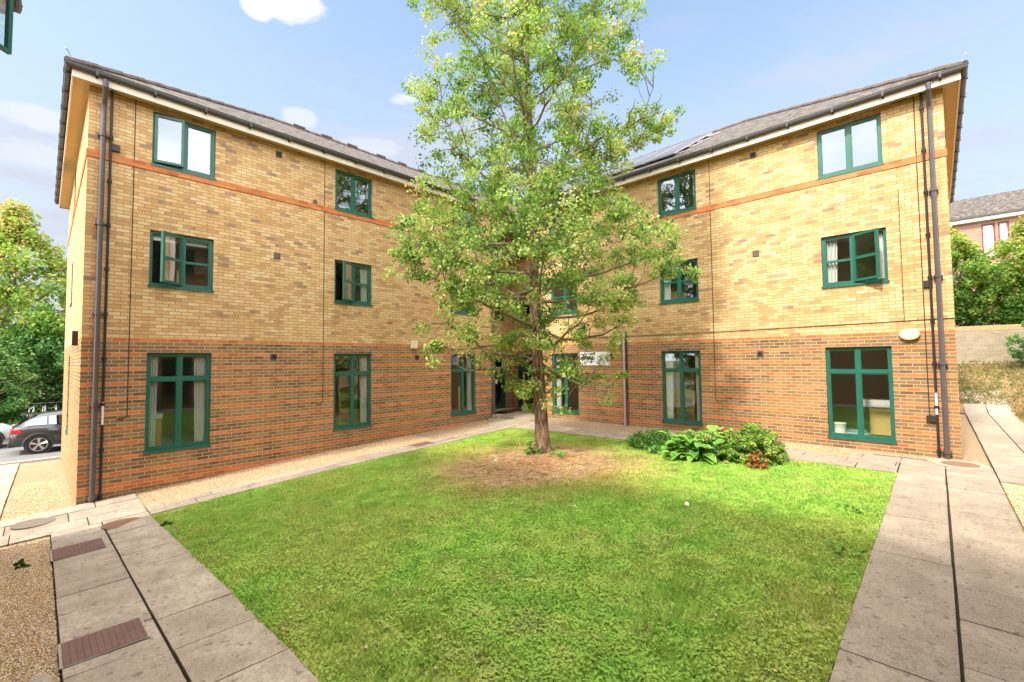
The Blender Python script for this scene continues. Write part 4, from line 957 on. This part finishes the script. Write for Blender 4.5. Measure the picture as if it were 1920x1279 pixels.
for a,b in hw_:
    mb=MB(); bars(mb,Fh,a,b,8.9,10.97,.07,-.08,-.02); wo=mb.build('window',plain('maroon_frame',(.16,.03,.03),.5),hs)
    mb=MB(); mb.box(Fh,(a+.07,-.12,8.95),(b-.07,-.10,10.9)); mb.build('net_curtain',M['white'],wo)
# ------------------------------------------------------------------ shrubs
def bush(name,x,y,rx,h,mat,label,nc,cnt,size,tints,seed,flat=.8,cat='shrub',up=.5):
    rn=random.Random(seed); root=empty(name,(x,y,g(x,y)),label,cat); C=[];T=[];Rd=[]; mb=MB(); z0=g(x,y)
    for k in range(nc):
        a=rn.uniform(0,6.28); q=rn.random()**.5; zz=h*rn.uniform(.05,1)*(1-.55*q*q); C.append((x+math.cos(a)*rx*q,y+math.sin(a)*rx*q,z0+zz)); Rd.append(rn.uniform(.08,.14)*(rx/.6)); T.append(rn.uniform(*tints))
        if k%3==0: mb.tube([(x+math.cos(a)*rx*q*.2,y+math.sin(a)*rx*q*.2,z0),C[-1]],[.008,.003],4,cap=False)
    mb.build('stems',M['twig'],root); V,t=leaves(np.array(C),np.array(Rd),cnt,size,np.array(T),flat,up); npmesh('foliage',V,np.arange(len(V)).reshape(-1,4),mat,{'tint':t},root); return root
bush('low_shrub',10.1,4.95,.58,.5,M['leafS'],'low dark green shrub at the left end of the planted clump by the path',90,60,.045,(.2,.7),41)
bush('low_shrub',9.7,4.35,.45,.44,M['leafS'],'dark green ground shrub between the left shrub and the big-leaved plant',60,60,.05,(.3,.8),42)
def hosta(x,y,label,n=46,s=1.0,seed=3,mat='leafH'):
    rn=random.Random(seed); root=empty('hosta_plant',(x,y,g(x,y)),label,'plant'); V=[];Fc=[];T=[]; z0=g(x,y); mb=MB()
    for k in range(n):
        a=rn.uniform(0,6.28); L=s*rn.uniform(.14,.27); el=rn.uniform(.2,1.35); st=s*rn.uniform(.08,.42); d=np.array([math.cos(a)*math.cos(el),math.sin(a)*math.cos(el),math.sin(el)])
        b=np.array([x,y,z0])+rng.normal(0,.13,3)*[1,1,0]; p=b+d*st; mb.tube([b,p],[.008,.006],4,cap=False)
        h=np.array([math.cos(a),math.sin(a),0]); sd=np.array([-math.sin(a),math.cos(a),0]); droop=rn.uniform(.1,.9)
        m=6; base=len(V); tint=rn.uniform(.1,.75)
        for i in range(m+1):
            t=i/m; w=L*.36*math.sin(math.pi*(t**.75))**.8 if 0<t<1 else .002; c=p+h*(L*t*math.cos(el*.5))+np.array([0,0,L*(.45*math.sin(el)*t-droop*.7*t*t)])
            up=np.array([0,0,w*.28]); V+= [c-sd*w+up,c-sd*w*.75+up*.5,c,c+sd*w*.75+up*.5,c+sd*w+up]; e=.95 if rn.random()<1 else 0; T+=[max(tint,.9),tint,tint*.8,tint,max(tint,.9)]
        for i in range(m):
            for j in range(4): q=base+i*5+j; Fc.append((q,q+1,q+6,q+5))
    mb.build('stems',M['green_d'],root); npmesh('leaves',np.array(V),np.array(Fc),M[mat],{'tint':np.array(T)},root,smooth=True); return root
hosta(9.55,3.75,'big-leaved green hosta in the middle of the planted clump',120,1.35,3)
hosta(9.3,3.55,'pale-edged hosta with drooping leaves at the lawn side of the clump',46,1.05,8)
hosta(9.95,3.45,'upright hosta behind the golden conifer',80,1.35,12)
bush('conifer_shrub',10.05,2.85,.60,.78,M['leafJ'],'feathery golden-green conifer shrub at the right end of the clump',170,90,.05,(.1,.75),51,.6,up=.9)
bush('conifer_shrub',9.75,3.1,.40,.55,M['leafJ'],'browning conifer tuft in front of the golden conifer',90,80,.04,(.1,.9),52,.6)
bush('dead_fern',9.36,2.52,.17,.34,M['leafX'],'orange dead fern leaves at the foot of the conifer',34,46,.045,(.1,.9),61)
bush('dead_fern',9.25,4.0,.10,.2,M['leafX'],'small tuft of orange dead leaves below the hosta',12,24,.05,(.3,.9),62)
bush('ivy_sprouts',7.78,6.75,.22,.42,M['leafH'],'leafy green sprouts growing at the left foot of the tree trunk',26,30,.05,(.1,.8),71)
bush('ivy_sprouts',7.9,6.15,.25,.14,M['leafH'],'low pale sprouts on the bare soil right of the trunk',16,24,.04,(.3,.9),72)
bush('gravel_weed',-.12,8.7,.07,.14,M['leafD'],'small dark weed growing in the gravel at the left edge',8,20,.05,(.2,.6),73,cat='weed')
bush('lawn_weed',7.6,.85,.28,.10,M['leafH'],'dandelion tuft at the right edge of the lawn',18,20,.05,(.5,.85),74,cat='weed')
bush('lawn_weed',5.9,.80,.22,.10,M['leafH'],'leafy weed tuft where the lawn meets the right path, nearer the camera',14,20,.045,(.5,.85),75,cat='weed')
bush('path_weed',1.42,9.0,.10,.07,M['leafD'],'dark weed at the lawn edge beside the left path',8,18,.05,(.2,.6),76,cat='weed')
# stray litter / pale leaves on lawn
for i,(x,y,l) in enumerate(((6.9,7.1,'white scrap on the bare soil left of the trunk'),(6.3,2.6,'tiny white scrap on the lawn ahead of the conifer shrub'))):
    mb=MB(); z=g(x,y)+.03; mb.face([(x,y,z),(x+.07,y+.02,z+.01),(x+.08,y+.07,z+.02),(x+.01,y+.06,z)]); tag(mb.build('paper_scrap',M['white']),l,'litter')
# fallen leaves around patch
def litter(n):
    r=np.abs(rng.normal(0,1.1,n)); a=rng.uniform(0,6.28,n); x=CX+np.cos(a)*r; y=CY+np.sin(a)*r; z=gz(x,y)+.02+rng.uniform(0,.015,n); b=rng.uniform(0,6.28,n); s=rng.uniform(.012,.028,n); V=[]
    for k in range(4): dx=np.cos(b+k*1.57)*s*(1 if k%2 else .55); dy=np.sin(b+k*1.57)*s*(1 if k%2 else .55); V.append(np.stack([x+dx,y+dy,z+rng.uniform(0,.012,n)],1))
    V=np.stack(V,1).reshape(-1,3); o=npmesh('fallen_leaves',V,np.arange(4*n).reshape(-1,4),plain('dry_leaf',(.40,.22,.10),.9,.1,0,.5,30)); tag(o,'dry fallen leaves and bark bits round the tree','leaf litter',kind='stuff')
litter(3500)
def stray(n):
    x=rng.uniform(1.5,10.4,n); y=rng.uniform(.7,10,n); z=gz(x,y)+.035; b=rng.uniform(0,6.28,n); s=rng.uniform(.012,.026,n); V=[]
    for k in range(4): dx=np.cos(b+k*1.57)*s*(1 if k%2 else .5); dy=np.sin(b+k*1.57)*s*(1 if k%2 else .5); V.append(np.stack([x+dx,y+dy,z+rng.uniform(0,.012,n)],1))
    V=np.stack(V,1).reshape(-1,3); o=npmesh('fallen_leaves',V,np.arange(4*n).reshape(-1,4),plain('pale_leaf',(.55,.42,.20),.9,.1,0,.5,30)); tag(o,'stray dry leaves scattered over the mown lawn','leaf litter',kind='stuff')
stray(420)
# loose stone by path
mb=MB(); mb.lathe((.03,4.7,g(.03,4.7)),[(.10,0),(.115,.03),(.08,.06),(.02,.068)],9,sx=.7,sy=1.6); tag(mb.build('loose_stone',M['slab']),'flat grey stone in the gravel against the near iron cover','stone')
# ------------------------------------------------------------------ cars
def carpaint(name,col,coat=1):
    t=NT(name); t.bsdf(col,.28,.5,.35,coat=coat); return t.mat
M['rubber']=plain('tyre_rubber',(.02,.02,.02),.8,.2); M['alloy']=plain('alloy',(.62,.62,.62),.3,.5,.8); M['carglass']=glass('car_glass',.35,(.10,.11,.12)); M['cladding']=plain('car_cladding',(.03,.03,.032),.6,.3); M['lampred']=plain('tail_lamp',(.45,.01,.012),.15,.7)
def car(x,y,z,rz,paint,label):
    root=empty('parked_car',(x,y,z),label,'car','cars parked beyond the left wing')
    Mt=Matrix.Translation((x,y,z))@Matrix.Rotation(rz,4,'Z'); F=lambda a,b,c:tuple(Mt@Vector((a,b,c)))
    # stations: x, halfwidth, z_bottom, z_waist, z_roof, roof halfwidth
    st=[(-2.12,.70,.42,.78,.80,.66),(-2.05,.80,.32,.95,1.0,.70),(-1.95,.84,.30,1.02,1.08,.66),(-1.62,.88,.30,1.03,1.36,.60),(-1.30,.90,.30,1.02,1.50,.60),(-.6,.91,.28,.99,1.56,.61),(.1,.91,.28,.96,1.56,.61),(.6,.91,.28,.95,1.46,.60),(1.1,.90,.28,.95,1.12,.66),(1.3,.89,.30,.95,1.0,.70),(1.8,.86,.32,.90,.93,.68),(2.1,.74,.36,.74,.80,.6),(2.2,.62,.42,.6,.62,.5)]
    mb=MB(); rings=[]
    for (a,w,zb,zw,zr_,rw) in st:
        half=[(0,zb),(w*.9,zb),(w*.99,zb+.08),(w,.58),(w*.985,zw-.06),(w*.94,zw),(rw+.04,zr_-.05),(rw-.06,zr_-.005),(0,zr_+.015)]
        ring=[(a,p,q) for p,q in half]+[(a,-p,q) for p,q in half[-2:0:-1]]; rings.append([F(*r) for r in ring])
    n=len(rings[0]); mb.v=[v for r in rings for v in r]
    for i in range(len(rings)-1):
        for k in range(n): k2=(k+1)%n; mb.f.append((i*n+k,i*n+k2,(i+1)*n+k2,(i+1)*n+k)); mb.m.append(0); mb.uv+=[(0,0)]*4
    for i in (0,len(rings)-1): mb.f.append(tuple(i*n+k for k in range(n))); mb.m.append(0); mb.uv+=[(0,0)]*n
    mb.build('body',paint,root,smooth=True)
    for sgn in (1,-1):
        # side glass between waist and roof from stations
        segs=[(-1.72,-1.15),(-1.10,-.28),(-.22,.62),(.68,1.08)]
        for a,b in segs:
            def edge(xx,top):
                ws=np.interp(xx,[s[0] for s in st],[s[3] for s in st]); rs_=np.interp(xx,[s[0] for s in st],[s[4] for s in st]); wh=np.interp(xx,[s[0] for s in st],[s[1] for s in st])*.94; rw=np.interp(xx,[s[0] for s in st],[s[5] for s in st])+.04
                t=.14 if not top else .86; return F(xx,sgn*(wh*(1-t)+rw*t+.035),ws*(1-t)+(rs_-.05)*t)
            mb=MB(); N=6
            for i in range(N+1):
                x0=a+(b-a)*i/N; mb.v+=[edge(x0,0),edge(x0,1)]
            for i in range(N): mb.f.append((2*i,2*i+2,2*i+3,2*i+1)); mb.m.append(0); mb.uv+=[(0,0)]*4
            mb.build('side_window',M['carglass'],root,smooth=True)
        for wx in (-1.35,1.35):
            ax=(Vector(F(1,0,0))-Vector(F(0,0,0)),Vector((0,0,1)),(Vector(F(0,sgn,0))-Vector(F(0,0,0))))
            c=F(wx,sgn*.74,.345); mb=MB(); mb.lathe(c,[(.20,-.03),(.33,-.02),(.345,.04),(.345,.14),(.325,.17),(.25,.178),(.245,.15),(.05,.12)],32,ax=ax); wh=mb.build('wheel',M['rubber'],root,smooth=True)
            mb=MB(); mb.lathe(c,[(.05,.15),(.05,.172)],12,ax=ax)
            for k in range(5):
                t=k*1.2566+.3
                for dt in (-.12,.12):
                    p0=Vector(c)+ax[0]*(.04*math.cos(t))+ax[1]*(.04*math.sin(t))+ax[2]*.16; p1=Vector(c)+ax[0]*(.245*math.cos(t+dt))+ax[1]*(.245*math.sin(t+dt))+ax[2]*.172; mb.tube([p0,p1],[.022,.026],5)
            pr=[]
            for k in range(25): t=k*math.pi/12; pr.append(Vector(c)+ax[0]*(.245*math.cos(t))+ax[1]*(.245*math.sin(t))+ax[2]*.172)
            mb.tube(pr,.012,5); mb.build('rim',M['alloy'],wh)
            # arch cladding
            mb=MB(); pr=[]
            for k in range(15): t=math.pi*(k/14); pr.append(F(wx+.41*math.cos(t),sgn*.885,.345+.41*math.sin(t)))
            mb.tube(pr,.045,6); 
            mb.lathe(F(wx,sgn*.80,.345),[(.40,0),(.40,.1)],28,ax=ax,mi=0); mb.build('wheel_arch',M['cladding'],root)
        mb=MB(); mb.box(F,(-1.0,sgn*.86,.28),(1.0,sgn*.925,.42)); mb.build('side_skirt',M['cladding'],root)
        mb=MB(); mb.box(F,(-2.10,sgn*.52,.80),(-1.80,sgn*.865,.98)); mb.build('tail_light',M['lampred'],root,bevel=.03)
        mb=MB(); mb.box(F,(.72,sgn*.93,.98),(.86,sgn*1.08,1.12)); mb.build('door_mirror',paint,root,bevel=.03)
        mb=MB(); mb.box(F,(-.35,sgn*.912,.86),(-.17,sgn*.93,.89)); mb.build('door_handle',paint,root)
    mb=MB(); mb.face([F(-1.97,.58,1.08),F(-1.97,-.58,1.08),F(-1.68,-.56,1.37),F(-1.68,.56,1.37)]); 
    o=mb.build('rear_window',M['carglass'],root); 
    mb=MB(); mb.box(F,(-1.86,-.58,1.46),(-1.45,.58,1.50)); mb.build('roof_spoiler',paint,root,bevel=.015)
    mb=MB(); mb.box(F,(-2.16,-.78,.30),(-1.95,.78,.50)); mb.build('rear_bumper',M['cladding'],root,bevel=.04)
    return root
car(1.31,26.05,-.185,0,carpaint('paint_grey',(.03,.03,.033)),'dark grey hatchback parked behind the left wing corner, its rear showing')
car(-2.9,28.6,-.19,R(8),carpaint('paint_white',(.80,.80,.80)),'white car at the left edge of the picture beside the dark grey car')
# bicycles
def bicycle(x,y,z,rz,label):
    root=empty('bicycle',(x,y,z),label,'bicycle','bicycles racked behind the dark car'); Mt=Matrix.Translation((x,y,z))@Matrix.Rotation(rz,4,'Z'); F=lambda a,c,b=0:tuple(Mt@Vector((a,b,c)))
    for wx in (-.52,.52):
        mb=MB(); mb.tube([F(wx+.33*math.cos(t),.34+.33*math.sin(t)) for t in np.linspace(0,6.2832,25)],.016,6)
        for k in range(8): t=k*.785; mb.tube([F(wx,.34),F(wx+.33*math.cos(t),.34+.33*math.sin(t))],.003,3)
        mb.build('wheel',M['rubber'],root)
    mb=MB()
    for a,b in (((-.52,.34),(-.08,.30)),((-.08,.30),(-.2,.85)),((-.52,.34),(-.18,.78)),((-.08,.30),(.38,.80)),((-.18,.80),(.36,.88)),((.36,.92),(.52,.34))): mb.tube([F(*a),F(*b)],.017,6)
    mb.build('frame',M['leaden'],root)
    mb=MB(); mb.tube([F(.36,.9),F(.35,1.02)],.014,6); mb.tube([F(.33,1.02,-.28),F(.38,1.03,-.1),F(.38,1.03,.1),F(.33,1.02,.28)],.014,6); mb.build('handlebar',M['black'],root)
    mb=MB(); mb.box(F and (lambda s,n,z:F(s,z,n)),(-.34,-.06,.88),(-.08,.06,.93)); mb.build('saddle',M['black'],root,bevel=.02)
    mb=MB(); mb.tube([F(-.2,.85),F(-.2,.9)],.012,6); mb.build('seat_post',M['leaden'],root)
for k,l in enumerate(('leftmost bicycle in the rack above the dark car roof','second bicycle from the left above the dark car roof','third bicycle from the left above the dark car roof','bicycle closest to the left wing corner above the dark car roof')):
    bicycle(-.35+k*.42,31.2+.1*k,.33,R(75+k*6),l)
mb=MB(); mb.box(W,(-1.4,30.2,-.3),(3,32.6,.33)); 
tag(mb.build('bicycle_plinth',M['kerb']),'raised concrete platform carrying the bicycles behind the cars','platform')
# ------------------------------------------------------------------ world, sun
SUN_AZ_TO=Vector((-1.0,.06,0)).normalized(); EL=R(47.5)
sv=Vector((SUN_AZ_TO.x*math.cos(EL),SUN_AZ_TO.y*math.cos(EL),math.sin(EL)))
w=bpy.data.worlds.new('World'); S.world=w; w.use_nodes=True; t=w.node_tree; t.nodes.clear()
def N(ty,**k):
    n=t.nodes.new(ty)
    for a,b in k.items(): setattr(n,a,b)
    return n
sky=N('ShaderNodeTexSky',sky_type='NISHITA',sun_disc=False,sun_elevation=EL,sun_rotation=math.atan2(sv.x,sv.y),air_density=1.0,dust_density=2.5,ozone_density=1.0)
tc=N('ShaderNodeTexCoord'); vec=tc.outputs['Generated']
def wm(op,a,b=0.,c=0.):
    n=N('ShaderNodeMath',operation=op)
    for i,v in enumerate((a,b,c)):
        if isinstance(v,bpy.types.NodeSocket): t.links.new(v,n.inputs[i])
        else: n.inputs[i].default_value=v
    return n.outputs[0]
sx=N('ShaderNodeSeparateXYZ'); t.links.new(vec,sx.inputs[0])
# milky haze towards the horizon
mp=N('ShaderNodeMapping'); t.links.new(vec,mp.inputs[0]); mp.inputs['Scale'].default_value=(1,1,2.2)
nz=N('ShaderNodeTexNoise'); t.links.new(mp.outputs[0],nz.inputs['Vector']); nz.inputs['Scale'].default_value=7; nz.inputs['Detail'].default_value=10; nz.inputs['Roughness'].default_value=.62; nz.inputs['Distortion'].default_value=.35
nz2=N('ShaderNodeTexNoise'); t.links.new(mp.outputs[0],nz2.inputs['Vector']); nz2.inputs['Scale'].default_value=2.3; nz2.inputs['Detail'].default_value=4
def mr(v,a,b,c=0.,d=1.):
    n=N('ShaderNodeMapRange'); n.interpolation_type='SMOOTHSTEP'; t.links.new(v,n.inputs[0])
    for i,q in enumerate((a,b,c,d)): n.inputs[i+1].default_value=q
    return n.outputs[0]
def blob(d,ang,hgt,stretch=1.):
    """cloud blob round direction d"""
    d=Vector(d).normalized(); h=Vector((-d.y,d.x,0)).normalized(); u=d.cross(h)
    def dot(vv):
        n=N('ShaderNodeVectorMath',operation='DOT_PRODUCT'); t.links.new(vec,n.inputs[0]); n.inputs[1].default_value=vv; return n.outputs['Value']
    a=wm('DIVIDE',dot(h),ang); b=wm('DIVIDE',dot(u),hgt); r2=wm('ADD',wm('MULTIPLY',a,a),wm('MULTIPLY',b,b)); f=wm('GREATER_THAN',dot(d),0.)
    e=wm('SUBTRACT',1.0,r2); e=wm('ADD',e,wm('MULTIPLY',wm('SUBTRACT',nz.outputs[0],.5),3.2)); return wm('MULTIPLY',mr(e,.1,.75),f)
bl_=[(blob((.262,.762,.60),.085,.03),1.0),(blob((.225,.78,.588),.03,.028),.9),(blob((.461,.73,.503),.038,.014),.75),(blob((-.012,.933,.359),.05,.02),.45),(blob((.315,.833,.45),.035,.022),.5),(blob((.439,.791,.425),.06,.02),.3),(blob((.86,.36,.40),.12,.03),.3),(blob((.1,.9,.30),.2,.03),.3)]
cl=None
for b,k in bl_:
    q=wm('MULTIPLY',b,k); cl=q if cl is None else wm('MAXIMUM',cl,q)
hz=mr(sx.outputs[2],.02,.70,.95,.18)
wisp=mr(nz2.outputs[0],.45,.75,0,.28)
mps=N('ShaderNodeMapping'); t.links.new(vec,mps.inputs[0]); mps.inputs['Scale'].default_value=(1.3,2.2,9); mps.inputs['Rotation'].default_value=(.1,.05,0)
nz3=N('ShaderNodeTexNoise'); t.links.new(mps.outputs[0],nz3.inputs['Vector']); nz3.inputs['Scale'].default_value=1.6; nz3.inputs['Detail'].default_value=9; nz3.inputs['Roughness'].default_value=.6; nz3.inputs['Distortion'].default_value=.6
hz=wm('ADD',hz,wm('MULTIPLY',mr(nz3.outputs[0],.46,.74,0,.42),mr(sx.outputs[2],.66,.42,.25,1)))
hz=wm('MINIMUM',wm('ADD',hz,wm('MULTIPLY',wisp,mr(sx.outputs[2],.7,.2,.2,1))),1.0)
SKM=1.48
mx=N('ShaderNodeMix',data_type='RGBA'); t.links.new(hz,mx.inputs[0]); sm_=N('ShaderNodeMix',data_type='RGBA',blend_type='MULTIPLY'); sm_.inputs[0].default_value=1; t.links.new(sky.outputs[0],sm_.inputs[6]); sm_.inputs[7].default_value=(.60,.645,.62,1); t.links.new(sm_.outputs[2],mx.inputs[6]); mx.inputs[7].default_value=(.78*SKM,.84*SKM,.98*SKM,1)
mx2=N('ShaderNodeMix',data_type='RGBA'); t.links.new(cl,mx2.inputs[0]); t.links.new(mx.outputs[2],mx2.inputs[6]); mx2.inputs[7].default_value=(1.18*SKM,1.18*SKM,1.25*SKM,1)
# added unseen brightness overhead and behind the viewer, lifts the shaded lawn and walls
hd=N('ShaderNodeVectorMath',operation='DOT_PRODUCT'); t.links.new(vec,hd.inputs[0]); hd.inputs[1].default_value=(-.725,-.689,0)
sky_fill=wm('MAXIMUM',mr(hd.outputs['Value'],.0,.55),mr(sx.outputs[2],.70,.88))
sky_fill=wm('MULTIPLY',sky_fill,mr(nz2.outputs[0],.30,.55,.6,1.05))
mx3=N('ShaderNodeMix',data_type='RGBA'); t.links.new(sky_fill,mx3.inputs[0]); t.links.new(mx2.outputs[2],mx3.inputs[6]); mx3.inputs[7].default_value=(9.4,9.4,9.5,1)
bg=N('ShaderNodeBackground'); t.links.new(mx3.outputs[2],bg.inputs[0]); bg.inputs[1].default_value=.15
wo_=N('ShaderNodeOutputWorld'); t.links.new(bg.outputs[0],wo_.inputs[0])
ld=bpy.data.lights.new('sun','SUN'); ld.energy=1.6; ld.angle=R(5); ld.color=(1,.93,.82); lo=bpy.data.objects.new('sun',ld); COL.objects.link(lo); lo.rotation_euler=sv.to_track_quat('Z','Y').to_euler(); lo.location=(0,0,40)
# ------------------------------------------------------------------ camera
f,pit,rol,aL=835.584,R(2.516),R(-.549),R(46.4378)
tL=Vector((math.cos(aL),math.sin(aL),0)); tR=Vector((math.cos(aL+math.pi/2),math.sin(aL+math.pi/2),0))
def w2(v): v=Vector(v); return Vector((v.dot(tL),v.dot(tR),v.z))
Xc=Vector((1,0,0)); Uc=Vector((0,-math.sin(pit),math.cos(pit))); Fc=Vector((0,math.cos(pit),math.sin(pit)))
c_,s_=math.cos(rol),math.sin(rol); Rr=Xc*c_+Uc*s_; Ur=-Xc*s_+Uc*c_
Rr,Ur,Fw=w2(Rr),w2(Ur),w2(Fc)
cd=bpy.data.cameras.new('camera'); cd.sensor_width=36; cd.lens=f/1920*36; cd.clip_start=.05; cd.clip_end=3000; co=bpy.data.objects.new('camera',cd); COL.objects.link(co)
m=Matrix((( Rr.x,Ur.x,-Fw.x,0),(Rr.y,Ur.y,-Fw.y,0),(Rr.z,Ur.z,-Fw.z,3.208),(0,0,0,1))); co.matrix_world=m; S.camera=co
S.render.engine='CYCLES'; S.view_settings.view_transform='Standard'; S.view_settings.look='None'; S.view_settings.exposure=2.05; S.view_settings.gamma=1
S.cycles.max_bounces=6; S.cycles.transparent_max_bounces=12; S.cycles.diffuse_bounces=3; S.cycles.caustics_reflective=False
